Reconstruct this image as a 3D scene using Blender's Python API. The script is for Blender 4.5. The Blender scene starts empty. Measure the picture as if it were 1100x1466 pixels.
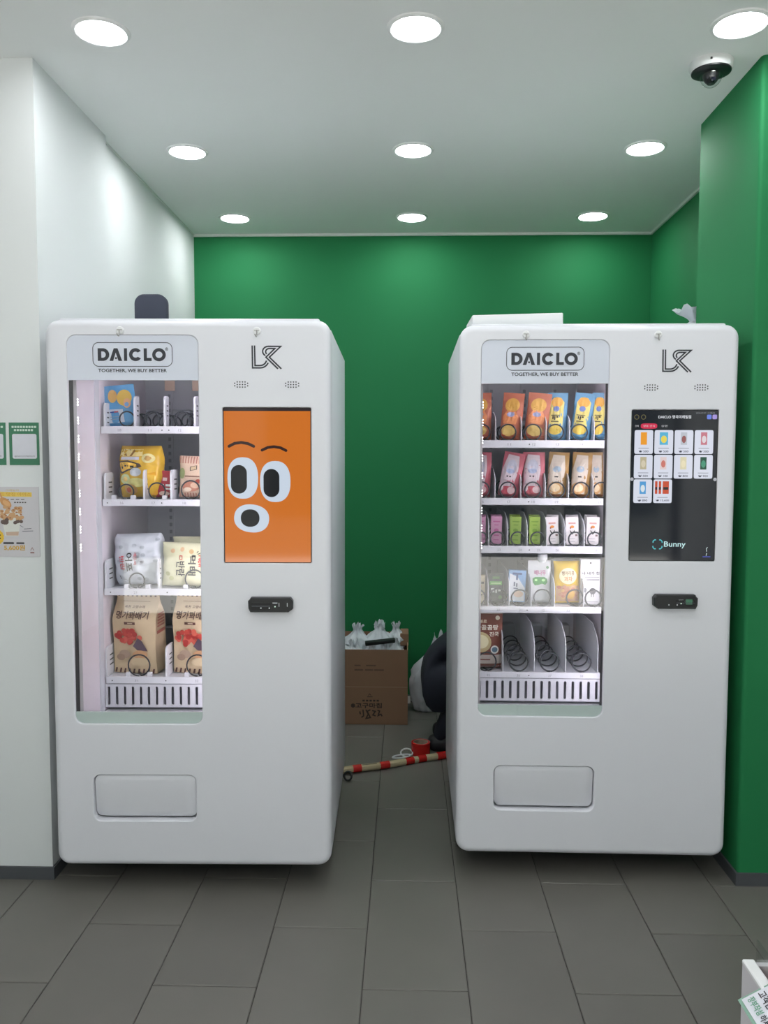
import bpy, bmesh, math, random
from mathutils import Vector, Matrix, noise
from mathutils.geometry import tessellate_polygon
random.seed(11)
scene = bpy.context.scene
COL = scene.collection
PI = math.pi

# ------------------------------------------------------------------ camera
CAM_H, F_PX, PITCH, YAW, ROLL = 1.5, 1174.4, 0.0657, 0.0277, 0.0022
cd = bpy.data.cameras.new('camera'); cam = bpy.data.objects.new('camera', cd); COL.objects.link(cam)
cd.sensor_fit = 'VERTICAL'; cd.sensor_height = 24.0; cd.lens = 24.0 * F_PX / 1466.0
cd.clip_start = 0.02; cd.clip_end = 100
_h = Vector((-math.sin(YAW), math.cos(YAW), 0)); _z = Vector((0, 0, 1))
_r = Vector((math.cos(YAW), math.sin(YAW), 0))
_f = _h * math.cos(PITCH) - _z * math.sin(PITCH); _u = _h * math.sin(PITCH) + _z * math.cos(PITCH)
_r2 = _r * math.cos(ROLL) + _u * math.sin(ROLL); _u2 = _u * math.cos(ROLL) - _r * math.sin(ROLL)
cam.matrix_world = Matrix(((_r2.x, _u2.x, -_f.x, 0), (_r2.y, _u2.y, -_f.y, 0), (_r2.z, _u2.z, -_f.z, CAM_H), (0, 0, 0, 1)))
scene.camera = cam

# ------------------------------------------------------------------ world, lamps, exposure
WORLD_STRENGTH = 2.5
LAMP_STRENGTH = 54.0
LED_STRENGTH = 17.0
SUN_STRENGTH = 30.0
w = bpy.data.worlds.new('daylight'); scene.world = w; w.use_nodes = True
bg = w.node_tree.nodes['Background']; bg.inputs[0].default_value = (0.86, 0.95, 1.0, 1); bg.inputs[1].default_value = WORLD_STRENGTH
sd = bpy.data.lights.new('sun', 'SUN'); sd.energy = SUN_STRENGTH; sd.angle = 0.01; sd.color = (1.0, 0.99, 0.97)
sun = bpy.data.objects.new('sun', sd); COL.objects.link(sun); sun.rotation_euler = (0.0, 0.80, 0.0); sun.location = (-6, -6, 8)
scene.view_settings.view_transform = 'Standard'; scene.view_settings.look = 'None'
scene.view_settings.gamma = 1.0; scene.view_settings.exposure = 0.22
scene.view_settings.use_curve_mapping = False

# ------------------------------------------------------------------ materials
def lin(c):
    return tuple(((v / 255.0) / 12.92 if v / 255.0 <= 0.04045 else ((v / 255.0 + 0.055) / 1.055) ** 2.4) for v in c)
_mats = {}
def mat(name, rgb, rough=0.5, metal=0.0, coat=0.0, var=0.04, vscale=6.0, bump=0.0, bscale=60.0, emit=0.0, spec=0.5, random_tint=0.0, emit_rgb=None):
    key = (name, tuple(rgb), rough, metal, coat, emit)
    if key in _mats: return _mats[key]
    m = bpy.data.materials.new(name); m.use_nodes = True
    nt = m.node_tree; b = nt.nodes['Principled BSDF']
    c = lin(rgb)
    b.inputs['Roughness'].default_value = rough; b.inputs['Metallic'].default_value = metal
    b.inputs['Coat Weight'].default_value = coat; b.inputs['Coat Roughness'].default_value = 0.05
    b.inputs['Specular IOR Level'].default_value = spec
    tc = nt.nodes.new('ShaderNodeTexCoord')
    n = nt.nodes.new('ShaderNodeTexNoise'); n.inputs['Scale'].default_value = vscale; n.inputs['Detail'].default_value = 4
    nt.links.new(tc.outputs['Object'], n.inputs['Vector'])
    mx = nt.nodes.new('ShaderNodeMix'); mx.data_type = 'RGBA'
    mx.inputs['A'].default_value = tuple(max(0, v * (1 - var)) for v in c) + (1,)
    mx.inputs['B'].default_value = tuple(min(1, v * (1 + var)) for v in c) + (1,)
    nt.links.new(n.outputs['Fac'], mx.inputs['Factor'])
    out = mx.outputs['Result']
    if random_tint:
        oi = nt.nodes.new('ShaderNodeObjectInfo')
        mr = nt.nodes.new('ShaderNodeMapRange'); mr.inputs['To Min'].default_value = 1 - random_tint; mr.inputs['To Max'].default_value = 1 + random_tint
        nt.links.new(oi.outputs['Random'], mr.inputs['Value'])
        mm = nt.nodes.new('ShaderNodeVectorMath'); mm.operation = 'SCALE'
        nt.links.new(out, mm.inputs[0]); nt.links.new(mr.outputs[0], mm.inputs['Scale']); out = mm.outputs[0]
    nt.links.new(out, b.inputs['Base Color'])
    if bump:
        n2 = nt.nodes.new('ShaderNodeTexNoise'); n2.inputs['Scale'].default_value = bscale; n2.inputs['Detail'].default_value = 5
        nt.links.new(tc.outputs['Object'], n2.inputs['Vector'])
        bp = nt.nodes.new('ShaderNodeBump'); bp.inputs['Strength'].default_value = bump; bp.inputs['Distance'].default_value = 0.002
        nt.links.new(n2.outputs['Fac'], bp.inputs['Height']); nt.links.new(bp.outputs['Normal'], b.inputs['Normal'])
    if emit:
        b.inputs['Emission Color'].default_value = lin(emit_rgb or rgb) + (1,); b.inputs['Emission Strength'].default_value = emit
    _mats[key] = m
    return m
def screen_mat(rgb, e=0.75):                     # a lit display behind glass
    key = ('scr', tuple(rgb), e)
    if key in _mats: return _mats[key]
    m = mat('display_%d_%d_%d' % tuple(rgb), (10, 10, 12), rough=0.06, spec=0.5, emit=e, emit_rgb=rgb)
    _mats[key] = m
    return m
def ink(rgb, rough=0.5): return mat('ink_%d_%d_%d' % tuple(rgb), rgb, rough=rough, var=0.05, vscale=40)
def film(rgb, rough=0.38): return mat('film_%d_%d_%d' % tuple(rgb), rgb, rough=rough, var=0.10, vscale=25, bump=0.15, bscale=30)
def glass_mat(name, tint, ior=1.45, rough=0.0):
    m = bpy.data.materials.new(name); m.use_nodes = True; nt = m.node_tree
    for n in list(nt.nodes): nt.nodes.remove(n)
    o = nt.nodes.new('ShaderNodeOutputMaterial'); mx = nt.nodes.new('ShaderNodeMixShader')
    t = nt.nodes.new('ShaderNodeBsdfTransparent'); g = nt.nodes.new('ShaderNodeBsdfGlossy'); f = nt.nodes.new('ShaderNodeFresnel')
    t.inputs[0].default_value = tuple(tint) + (1,); g.inputs['Roughness'].default_value = rough; f.inputs['IOR'].default_value = ior
    ge = nt.nodes.new('ShaderNodeNewGeometry'); ma = nt.nodes.new('ShaderNodeMath'); ma.operation = 'MULTIPLY_ADD'; ma.inputs[1].default_value = -2.0; ma.inputs[2].default_value = 1.0
    pw = nt.nodes.new('ShaderNodeMath'); pw.operation = 'POWER'; pw.inputs[0].default_value = ior      # same reflectance on the exit side of a thin sheet
    nt.links.new(ge.outputs['Backfacing'], ma.inputs[0]); nt.links.new(ma.outputs[0], pw.inputs[1]); nt.links.new(pw.outputs[0], f.inputs['IOR'])
    nt.links.new(f.outputs[0], mx.inputs[0]); nt.links.new(t.outputs[0], mx.inputs[1]); nt.links.new(g.outputs[0], mx.inputs[2]); nt.links.new(mx.outputs[0], o.inputs[0])
    return m
def emitter(name, rgb, s):
    m = bpy.data.materials.new(name); m.use_nodes = True; nt = m.node_tree
    b = nt.nodes['Principled BSDF']; b.inputs['Base Color'].default_value = (0.8, 0.8, 0.8, 1)
    b.inputs['Emission Color'].default_value = tuple(rgb) + (1,); b.inputs['Emission Strength'].default_value = s
    return m

M_WHITEWALL = mat('white_paint_wall', (224, 227, 228), 0.75, var=0.015, vscale=3, bump=0.05, bscale=220)
M_GREENWALL = mat('green_paint_wall', (15, 118, 66), 0.75, var=0.03, vscale=3, bump=0.05, bscale=220)
M_CEIL = mat('ceiling_paint', (238, 241, 240), 0.85, var=0.015, vscale=3, bump=0.04, bscale=200)
M_TRIMW = mat('white_trim', (225, 228, 225), 0.5)
M_SKIRT = mat('dark_skirting', (78, 80, 84), 0.5, var=0.06)
M_TILE = mat('grey_floor_tile', (108, 105, 100), 0.42, var=0.10, vscale=5, bump=0.12, bscale=320, random_tint=0.05)
M_GROUT = mat('dark_grout', (62, 60, 58), 0.9)
M_SHELL = mat('white_powder_coat', (227, 227, 234), 0.32, var=0.012, vscale=3, bump=0.03, bscale=500)
M_DARKMETAL = mat('dark_metal', (40, 42, 46), 0.5)
M_BLACK = mat('black_plastic', (22, 23, 26), 0.4)
M_GASKET = mat('black_gasket', (28, 29, 33), 0.6)
M_SIGN = mat('header_sign_film', (214, 218, 231), 0.35, var=0.01)
M_INK = ink((47, 49, 58))
M_LINER = mat('liner_white', (226, 219, 227), 0.45, var=0.03)
M_LINERGREY = mat('liner_grey', (206, 208, 216), 0.5, var=0.05)
M_SHELF = mat('shelf_white', (212, 213, 220), 0.4, var=0.02)
M_WIRE = mat('coil_wire', (58, 60, 66), 0.35, metal=0.4)
M_DIV = mat('divider_plate', (214, 216, 222), 0.45, var=0.02)
M_GLASS = glass_mat('window_glass', (0.975, 0.978, 0.978), 1.42)
M_DIVCLEAR = glass_mat('clear_divider', (0.80, 0.82, 0.84), 1.6, 0.15)
M_ACRYLIC = glass_mat('clear_acrylic', (0.93, 0.95, 0.95), 1.5)
M_LED = emitter('led_light', (1.0, 0.95, 1.0), LED_STRENGTH)
M_LEDDOT = emitter('led_dot', (1.0, 0.97, 1.0), LED_STRENGTH * 1.0)
M_LAMP = emitter('downlight_diffuser', (0.955, 0.985, 1.0), LAMP_STRENGTH)
M_LOWBAND = mat('frosted_band', (208, 222, 219), 0.25, var=0.02)

# ------------------------------------------------------------------ mesh helpers
class MB:
    def __init__(s): s.v = []; s.f = []; s.m = []
    def add(s, v, f, mi=0):
        b = len(s.v); s.v += [tuple(p) for p in v]
        for q in f: s.f.append([i + b for i in q]); s.m.append(mi)
        return s
    def box(s, x0, x1, y0, y1, z0, z1, mi=0):
        v = [(x0, y0, z0), (x1, y0, z0), (x1, y1, z0), (x0, y1, z0), (x0, y0, z1), (x1, y0, z1), (x1, y1, z1), (x0, y1, z1)]
        return s.add(v, [(0, 3, 2, 1), (4, 5, 6, 7), (0, 1, 5, 4), (1, 2, 6, 5), (2, 3, 7, 6), (3, 0, 4, 7)], mi)
    def rbox(s, x0, x1, y0, y1, z0, z1, r=0.005, seg=2, mi=0):
        bm = bmesh.new(); bmesh.ops.create_cube(bm, size=1)
        for q in bm.verts: q.co = ((x0 + x1) / 2 + q.co.x * (x1 - x0), (y0 + y1) / 2 + q.co.y * (y1 - y0), (z0 + z1) / 2 + q.co.z * (z1 - z0))
        bmesh.ops.bevel(bm, geom=bm.edges[:], offset=r, segments=seg, affect='EDGES', profile=0.5)
        bm.verts.index_update(); s.add([q.co[:] for q in bm.verts], [[q.index for q in f.verts] for f in bm.faces], mi); bm.free()
        return s
    def loops(s, L, mi=0, closed=True):
        n = len(L[0]); v = [p for l in L for p in l]; f = []
        for k in range(len(L) - 1):
            for i in range(n if closed else n - 1):
                j = (i + 1) % n; f.append((k * n + i, k * n + j, (k + 1) * n + j, (k + 1) * n + i))
        return s.add(v, f, mi)
    def fan(s, loop, mi=0): return s.add(loop, [tuple(range(len(loop)))], mi)
    def fill(s, polys, y, mi=0, flip=False):            # xz polygons (first outer, then holes) at depth y
        pts = [p for pl in polys for p in pl]
        t = tessellate_polygon([[Vector((p[0], p[1], 0)) for p in pl] for pl in polys])
        return s.add([(p[0], y, p[1]) for p in pts], [q[::-1] if flip else q for q in t], mi)
    def prism(s, pts, y0, y1, mi=0):                    # xz polygon extruded in y
        s.fill([pts], y0, mi); s.fill([pts], y1, mi)
        return s.loops([[(p[0], y0, p[1]) for p in pts], [(p[0], y1, p[1]) for p in pts]], mi)
    def lathe(s, prof, n=24, c=(0, 0, 0), mi=0, axis='z'):
        L = []
        for r, h in prof:
            if axis == 'z': L.append([(c[0] + r * math.cos(2 * PI * i / n), c[1] + r * math.sin(2 * PI * i / n), c[2] + h) for i in range(n)])
            else: L.append([(c[0] + r * math.cos(2 * PI * i / n), c[1] + h, c[2] + r * math.sin(2 * PI * i / n)) for i in range(n)])
        return s.loops(L, mi)
    def tube(s, path, r, n=6, mi=0, closed=False, caps=True):
        P = [Vector(p) for p in path]; L = []; up = None
        N = len(P)
        for i, p in enumerate(P):
            a = P[(i - 1) % N] if (closed or i > 0) else p; b = P[(i + 1) % N] if (closed or i < N - 1) else p
            t = (b - a).normalized()
            if up is None: up = t.orthogonal().normalized()
            else:
                up = (up - t * up.dot(t)); up = up.normalized() if up.length > 1e-6 else t.orthogonal().normalized()
            q = t.cross(up); rr_ = r[i] if isinstance(r, (list, tuple)) else r
            L.append([tuple(p + (up * math.cos(2 * PI * k / n) + q * math.sin(2 * PI * k / n)) * rr_) for k in range(n)])
        if closed: L.append(L[0])
        s.loops(L, mi)
        if caps and not closed: s.fan(L[0], mi); s.fan(L[-1], mi)
        return s
    def mesh(s, name, mats, smooth=True, angle=35, recalc=True):
        me = bpy.data.meshes.new(name); me.from_pydata(s.v, [], s.f)
        for m in (mats if isinstance(mats, (list, tuple)) else [mats]): me.materials.append(m)
        me.polygons.foreach_set('material_index', s.m)
        bm = bmesh.new(); bm.from_mesh(me)
        bmesh.ops.remove_doubles(bm, verts=bm.verts, dist=1e-6)
        if recalc: bmesh.ops.recalc_face_normals(bm, faces=bm.faces)
        bm.to_mesh(me); bm.free()
        if smooth:
            me.polygons.foreach_set('use_smooth', [True] * len(me.polygons)); me.set_sharp_from_angle(angle=math.radians(angle))
        return me
    def obj(s, name, mats, parent=None, loc=(0, 0, 0), rz=0.0, **k):
        return link(name, s.mesh(name, mats, **k), parent, loc, rz)
def link(name, me, parent=None, loc=(0, 0, 0), rz=0.0):
    o = bpy.data.objects.new(name, me); COL.objects.link(o); o.parent = parent; o.location = loc; o.rotation_euler = (0, 0, rz)
    return o
def empty(name, loc=(0, 0, 0), rz=0.0):
    o = bpy.data.objects.new(name, None); COL.objects.link(o); o.location = loc; o.rotation_euler = (0, 0, rz); o.empty_display_size = 0.05
    return o
def tag(o, label, cat, group=None):
    o['label'] = label; o['category'] = cat
    if group: o['group'] = group
    return o
def struct(o, label=None):
    o['kind'] = 'structure'
    if label: o['label'] = label
    return o
def rr(x0, x1, z0, z1, r, n=6, corners=(1, 1, 1, 1)):      # rounded rect, ccw from bottom left
    pts = []
    for k, (cx, cz, a0) in enumerate(((x0, z0, PI), (x1, z0, 1.5 * PI), (x1, z1, 0), (x0, z1, 0.5 * PI))):
        q = r if corners[k] else 0.0002
        ox = cx + (q if cx == x0 else -q); oz = cz + (q if cz == z0 else -q)
        for i in range(n + 1):
            a = a0 + i / n * PI / 2; pts.append((ox + q * math.cos(a), oz + q * math.sin(a)))
    return pts
def ell(cx, cz, rx, rz, n=28, p=2.0, rot=0.0):
    out = []
    for i in range(n):
        a = 2 * PI * i / n; c, s_ = math.cos(a), math.sin(a)
        x = rx * math.copysign(abs(c) ** (2 / p), c); z = rz * math.copysign(abs(s_) ** (2 / p), s_)
        out.append((cx + x * math.cos(rot) - z * math.sin(rot), cz + x * math.sin(rot) + z * math.cos(rot)))
    return out
def ribbon(mb, pts, wd, y, mi=0, closed=False):            # flat stroke in the xz plane with mitred joins
    n = len(pts); A = []; B = []
    for i in range(n):
        p = Vector(pts[i]); a = Vector(pts[(i - 1) % n]) if (closed or i) else None; b = Vector(pts[(i + 1) % n]) if (closed or i < n - 1) else None
        d1 = (p - a).normalized() if a is not None else None; d2 = (b - p).normalized() if b is not None else None
        if d1 is None: d1 = d2
        if d2 is None: d2 = d1
        n1 = Vector((-d1.y, d1.x)); n2 = Vector((-d2.y, d2.x)); m = n1 + n2
        m = m.normalized() if m.length > 1e-6 else n1
        k = min(2.6, 1 / max(0.2, m.dot(n1))) * wd / 2
        A.append((p.x + m.x * k, y, p.y + m.y * k)); B.append((p.x - m.x * k, y, p.y - m.y * k))
    if closed: A.append(A[0]); B.append(B[0])
    mb.loops([A, B], mi, closed=False)
_txt = {}
def text2d(s, bold=0.0):
    if (s, bold) in _txt: return _txt[(s, bold)]
    c = bpy.data.curves.new('t', 'FONT'); c.body = s; c.offset = bold; c.resolution_u = 3
    o = bpy.data.objects.new('t', c); me = bpy.data.meshes.new_from_object(o)
    v = [(q.co.x, q.co.y) for q in me.vertices]; f = [tuple(p.vertices) for p in me.polygons]
    x0 = min(p[0] for p in v); x1 = max(p[0] for p in v); y0 = min(p[1] for p in v); y1 = max(p[1] for p in v)
    v = [((p[0] - x0) / (x1 - x0), (p[1] - y0) / (y1 - y0)) for p in v]
    bpy.data.objects.remove(o); bpy.data.curves.remove(c); bpy.data.meshes.remove(me)
    _txt[(s, bold)] = (v, f)
    return v, f
def text(mb, s, x0, x1, z0, z1, y, mi=0, bold=0.0, rot=0):  # rot in quarter turns clockwise
    v, f = text2d(s, bold); out = []
    for a, b in v:
        for _ in range(rot % 4): a, b = b, 1 - a
        out.append((x0 + a * (x1 - x0), y, z0 + b * (z1 - z0)))
    mb.add(out, f, mi)

# ------------------------------------------------------------------ the room
ZC = 2.832
XL, XLP, YLP, YLP2 = -1.282, -1.256, 2.80, 3.466
XR, XRP, YRP, YRP2, YB = 1.4405, 1.1705, 2.836, 3.405, 4.978
X0, X1, Y0 = -2.6, 2.6, -2.4

floor = struct(MB().box(X0, X1, Y0, YB + 0.1, -0.06, -0.004).obj('floor', M_GROUT, smooth=False), 'dark grey tiled floor')
def tile_mesh(x0, x1, y0, y1):
    b = 0.0025
    m = MB()
    m.loops([[(x0, y0, -0.012), (x1, y0, -0.012), (x1, y1, -0.012), (x0, y1, -0.012)], [(x0, y0, -b * .6), (x1, y0, -b * .6), (x1, y1, -b * .6), (x0, y1, -b * .6)],
             [(x0 + b, y0 + b, 0), (x1 - b, y0 + b, 0), (x1 - b, y1 - b, 0), (x0 + b, y1 - b, 0)]])
    m.fan([(x0 + b, y0 + b, 0), (x1 - b, y0 + b, 0), (x1 - b, y1 - b, 0), (x0 + b, y1 - b, 0)])
    return m.mesh('floor_tile', M_TILE, smooth=False)
XT, J1 = -0.1203, 2.5259
full_tile = tile_mesh(0.0012, 0.2988, 0.0012, 0.5988)
for k in range(-9, 10):
    off = 0.3 if k % 2 == 0 else 0.0
    for j in range(-9, 5):
        xa, ya = XT + 0.3 * k, J1 + off + 0.6 * j
        if ya + 0.6 <= Y0 or ya >= YB or xa + 0.3 <= X0 or xa >= X1: continue
        if ya > 3.5 and (xa + 0.3 <= XL or xa >= XR): continue
        cx0, cx1, cy0, cy1 = max(xa, X0), min(xa + 0.3, X1), max(ya, Y0), min(ya + 0.6, YB)
        if cx1 - cx0 < 0.01 or cy1 - cy0 < 0.01: continue
        if abs(cx1 - cx0 - 0.3) < 1e-6 and abs(cy1 - cy0 - 0.6) < 1e-6: link('floor_tile', full_tile, floor, (xa, ya, 0))
        else: link('floor_tile', tile_mesh(0.0012, cx1 - cx0 - 0.0012, 0.0012, cy1 - cy0 - 0.0012), floor, (cx0, cy0, 0))

struct(MB().box(X0 - .1, X1 + .1, Y0, YB + 0.1, ZC, ZC + 0.08).obj('ceiling', M_CEIL, smooth=False), 'plain white ceiling')
struct(MB().box(XL - .1, XR + .1, YB, YB + 0.1, 0, ZC).obj('wall_back', M_GREENWALL, smooth=False), 'green painted back wall of the alcove')
struct(MB().box(XL - .1, XL, YLP2, YB, 0, ZC).obj('wall_left', M_WHITEWALL, smooth=False), 'white side wall of the alcove')
struct(MB().box(XR, XR + .1, YRP2, YB, 0, ZC).obj('wall_right', M_GREENWALL, smooth=False), 'green side wall of the alcove')
struct(MB().box(X0, XLP, YLP, YLP2, 0, ZC).obj('wall_front_left', M_WHITEWALL, smooth=False), 'white wall return left of the machines')
m = MB(); pts = []
for i in range(7):
    a = PI + i / 6 * PI / 2; pts.append((XRP + 0.014 + 0.014 * math.cos(a), YRP + 0.014 + 0.014 * math.sin(a)))
pts += [(X1, YRP), (X1, YRP2), (XRP, YRP2)]
m.loops([[(p[0], p[1], 0) for p in pts], [(p[0], p[1], ZC) for p in pts]])
struct(m.obj('wall_front_right', M_GREENWALL), 'green wall return right of the machines')
struct(MB().box(X0 - .1, X0, Y0, YLP, 0, ZC).obj('wall_side_left', M_WHITEWALL, smooth=False))
struct(MB().box(X1, X1 + .1, Y0, YRP, 0, ZC).obj('wall_side_right', M_WHITEWALL, smooth=False))
m = MB().box(X0, X1, Y0 - .1, Y0, 2.66, ZC)
for x in (X0, X1 - .08): m.box(x, x + .08, Y0 - .09, Y0 - .01, 0, 2.66)
struct(m.obj('wall_entrance', mat('shopfront_frame', (120, 124, 126), 0.4), smooth=False), 'glazed shop entrance frame behind the camera')
struct(MB().box(-14, 14, -7.0, Y0 - .1, -.1, -.02).obj('pavement', mat('pale_concrete', (196, 194, 188), .9, var=.06), smooth=False), 'unseen sunlit pavement, added to bounce daylight onto the ceiling')  # unseen paving added to throw sunlight up to the ceiling
m = MB().box(-14, 14, -7.4, -7.0, -.1, 9.0)  # unseen facade added so the glass reflects something dark
for i in range(-7, 7):
    for k in range(3): m.box(i * 2 + .3, i * 2 + 1.7, -7.0, -6.96, .6 + 2.9 * k, 2.5 + 2.9 * k, 1)
struct(m.obj('wall_opposite', [mat('grey_facade', (122, 128, 126), .8), mat('facade_window', (52, 66, 66), .2)], smooth=False), 'unseen grey facade across the street, added to dim reflections in the glass')
SK = 0.045
struct(MB().box(X0, XLP + .008, YLP - .008, YLP, 0, SK).box(XLP, XLP + .008, YLP, YLP2, 0, SK).obj('baseboard_front_left', M_SKIRT, smooth=False))
struct(MB().box(XRP - .008, X1, YRP - .008, YRP, 0, SK).box(XRP - .008, XRP, YRP, YRP2, 0, SK).obj('baseboard_front_right', M_SKIRT, smooth=False))
struct(MB().box(XL, XR, YB - .008, YB, 0, SK).obj('baseboard_back', M_SKIRT, smooth=False))
struct(MB().box(XL, XL + .008, YLP2, YB - .008, 0, SK).obj('baseboard_left', M_SKIRT, smooth=False))
struct(MB().box(XR - .008, XR, YRP2, YB - .008, 0, SK).obj('baseboard_right', M_SKIRT, smooth=False))
struct(MB().box(XL, XR, YB - .012, YB, ZC - .014, ZC).obj('trim_1', M_TRIMW, smooth=False), 'thin white ceiling trim along the back wall')
struct(MB().box(XR - .012, XR, YRP2, YB - .012, ZC - .014, ZC).obj('trim_2', M_TRIMW, smooth=False), 'thin white ceiling trim along the right alcove wall')
struct(MB().box(XL, XL + .006, YLP2, YB - .012, ZC - .008, ZC).obj('trim_3', M_TRIMW, smooth=False), 'thin white ceiling trim along the left alcove wall')

# ------------------------------------------------------------------ ceiling lamps
ring_me = MB().lathe([(0.0745, -0.001), (0.0745, -0.006), (0.079, -0.008), (0.088, -0.004), (0.090, 0.0)], 40).mesh('trim_ring', mat('lamp_ring_white', (235, 236, 236), 0.4))
dm = MB().lathe([(0.0745, -0.0045), (0.06, -0.005), (0.03, -0.0052)], 40)
dm.fan([(0.03 * math.cos(2 * PI * i / 40), 0.03 * math.sin(2 * PI * i / 40), -0.0052) for i in range(40)])
disc_me = dm.mesh('diffuser', M_LAMP)
rows = ['front row of the alcove', 'middle row of the alcove', 'row nearest the green back wall']
cols = ['left', 'centre', 'right']
for r, y in enumerate((2.637, 3.647, 4.640, 1.63, 0.62, -0.39, -1.4)):  # later rows are unseen lights, added to brighten the machine fronts
    for c, x in enumerate((-0.963, 0.022, 1.018)):
        t = empty('ceiling_downlight', (x, y, ZC))
        if r < 3: tag(t, 'round recessed ceiling light, %s one in the %s' % (cols[c], rows[r]), 'ceiling light', 'round recessed ceiling lights')
        else: tag(t, 'added unseen ceiling light, %s one in row %s in front of the machines' % (cols[c], ('one', 'two', 'three', 'four')[r - 3]), 'ceiling light', 'added unseen ceiling lights')
        link('trim_ring', ring_me, t); link('diffuser', disc_me, t)

# ------------------------------------------------------------------ vending machines
WS0, WS1, WZ0, WZ1, HB = -0.400, 0.0355, 0.593, 1.904, 1.756
DZ0, DZ1 = 0.094, 1.955
SHD = 0.27                                               # shelf fronts behind the door face
def o3(pts, y): return [(p[0], y, p[1]) for p in pts]
def build_door():
    m = MB(); r = 0.022; L = []
    def O(o): return rr(-0.474 + o, 0.474 - o, DZ0 + o, DZ1 - o, 0.046 - o * .9, 7)
    for o, d in [(0.003, .078), (0, .075)] + [(r * (1 - math.cos(k / 6 * PI / 2)), r * (1 - math.sin(k / 6 * PI / 2))) for k in range(7)] + [(r + .003, 0)]:
        L.append(o3(O(o), d))
    m.loops(L)
    holes = [(WS0, WS1, WZ0, WZ1, 0.030, .014), (0.1145, 0.410, 1.146, 1.667, 0.006, .010), (-0.3415, 0.011, 0.2535, 0.4155, 0.024, .06)]
    fr = []
    for x0, x1, z0, z1, R, dep in holes:
        def Hh(o): return rr(x0 - o, x1 + o, z0 - o, z1 + o, R + o, 6)
        fr.append(Hh(.004))
        m.loops([o3(Hh(.004), 0), o3(Hh(.0022), 0), o3(Hh(.0008), .0007), o3(Hh(0), .0022), o3(Hh(0), dep)])
    m.fill([O(r + .003)] + fr, 0)
    m.fill([O(.003), rr(WS0 - .02, WS1 + .02, WZ0 - .02, WZ1 + .02, .03, 6)], .078)
    return m.mesh('door_panel', M_SHELL, angle=40)
DOOR = build_door()
def px_logo(x, y): return (0.2135 + (x - 232) / 463 * 0.0995, 1.870 - (y - 168) / 377 * 0.077)
def arc(cx, cy, rx, ry, a0, a1, n=10): return [(cx + rx * math.cos(math.radians(a0 + (a1 - a0) * i / n)), cy + ry * math.sin(math.radians(a0 + (a1 - a0) * i / n))) for i in range(n + 1)]
def build_monogram():
    m = MB(); wd = 23 / 463 * 0.0995
    S = [[(241, 168), (245, 527), (362, 527)] + arc(362, 387, 136, 140, 80, 24, 8),
         [(278, 168), (283, 490), (357, 490)] + arc(357, 392, 104, 98, 78, 10, 8),
         arc(492, 262, 90, 80, 122, 268, 14) + [(680, 183), (505, 355), (688, 542)],
         arc(508, 268, 60, 52, 136, 268, 12) + [(590, 217), (452, 355), (637, 542)]]
    for p in S: ribbon(m, [px_logo(*q) for q in p], wd, -0.0006)
    return m.mesh('monogram_logo', M_INK, smooth=False)
LOGO = build_monogram()
def build_brand():
    def c(x, y): return (-0.2975 + (x - 150) / 710 * 0.226, 1.8605 - (y - 207) / 131 * 0.0415)
    def C(P): return [c(*p) for p in P]
    m = MB(); y = 0.0022
    m.fill([C([(150, 338), (150, 207), (205, 207)] + arc(205, 272.5, 66, 65.5, -85, 85, 12) + [(205, 338)]), C([(188, 305), (188, 240), (203, 240)] + arc(203, 272.5, 31, 32.5, -85, 85, 8) + [(203, 305)])], y)
    m.fill([C([(272, 338), (318, 207), (358, 207), (405, 338), (366, 338), (338, 252), (311, 338)])], y)
    m.fill([C(arc(340, 309, 11, 11, 0, 337, 15))], y)
    m.fill([C([(424, 207), (457, 207), (457, 338), (424, 338)])], y)
    m.fill([C(arc(545, 272.5, 68, 67, 35, 325, 28) + arc(545, 272.5, 32, 31, 315, 45, 18))], y)
    m.fill([C([(630, 207), (663, 207), (663, 306), (712, 306), (712, 338), (630, 338)])], y)
    m.fill([C(arc(789, 273, 71, 68, 0, 350, 35)), C(arc(789, 273, 36, 33, 0, 345, 23))], y)
    fr = rr(-0.3135, -0.0505, 1.8012, 1.8792, .019, 8); ribbon(m, fr, 0.0022, y, closed=True)
    return m
def build_sign(parent):
    m = MB(); P = rr(WS0 + .0008, WS1 - .0008, HB, WZ1 - .0008, .029, 6, (0, 0, 1, 1)); m.prism(P, .003, .009)
    s = m.obj('header_sign', M_SIGN, parent, smooth=False); s['label'] = 'white header panel with dark lettering'
    build_brand().obj('brand_lettering', M_INK, s, smooth=False)
    m = MB(); text(m, 'TOGETHER, WE BUY BETTER', -0.297, -0.0685, 1.780, 1.7935, .0022, bold=.022); m.obj('tagline_lettering', M_INK, s, smooth=False)
    m = MB(); text(m, '\u00ae', -0.0735, -0.0635, 1.8525, 1.8635, .0022, bold=.01); m.obj('registered_mark', M_INK, s, smooth=False)
dotm = MB()
for r_ in range(3):
    for c_ in range(6):
        if r_ != 1 and False: continue
        z = 1.742 + (r_ - 1) * 0.0085; x = (c_ - 2.5) * 0.0086
        if c_ in (0, 5):
            if r_ == 2: continue
            z += 0.0042
        dotm.fan([(x +   .0024 * math.cos(a * PI / 4), -.0008, z + .0024 * math.sin(a * PI / 4)) for a in range(8)])
SPK = dotm.mesh('speaker_grille', ink((58, 60, 66)), smooth=False, recalc=False)
FOOT = MB().lathe([(.0, 0), (.028, 0), (.028, .012), (.012, .018), (.012, .11), (0, .11)], 14).mesh('foot', M_BLACK)
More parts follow.
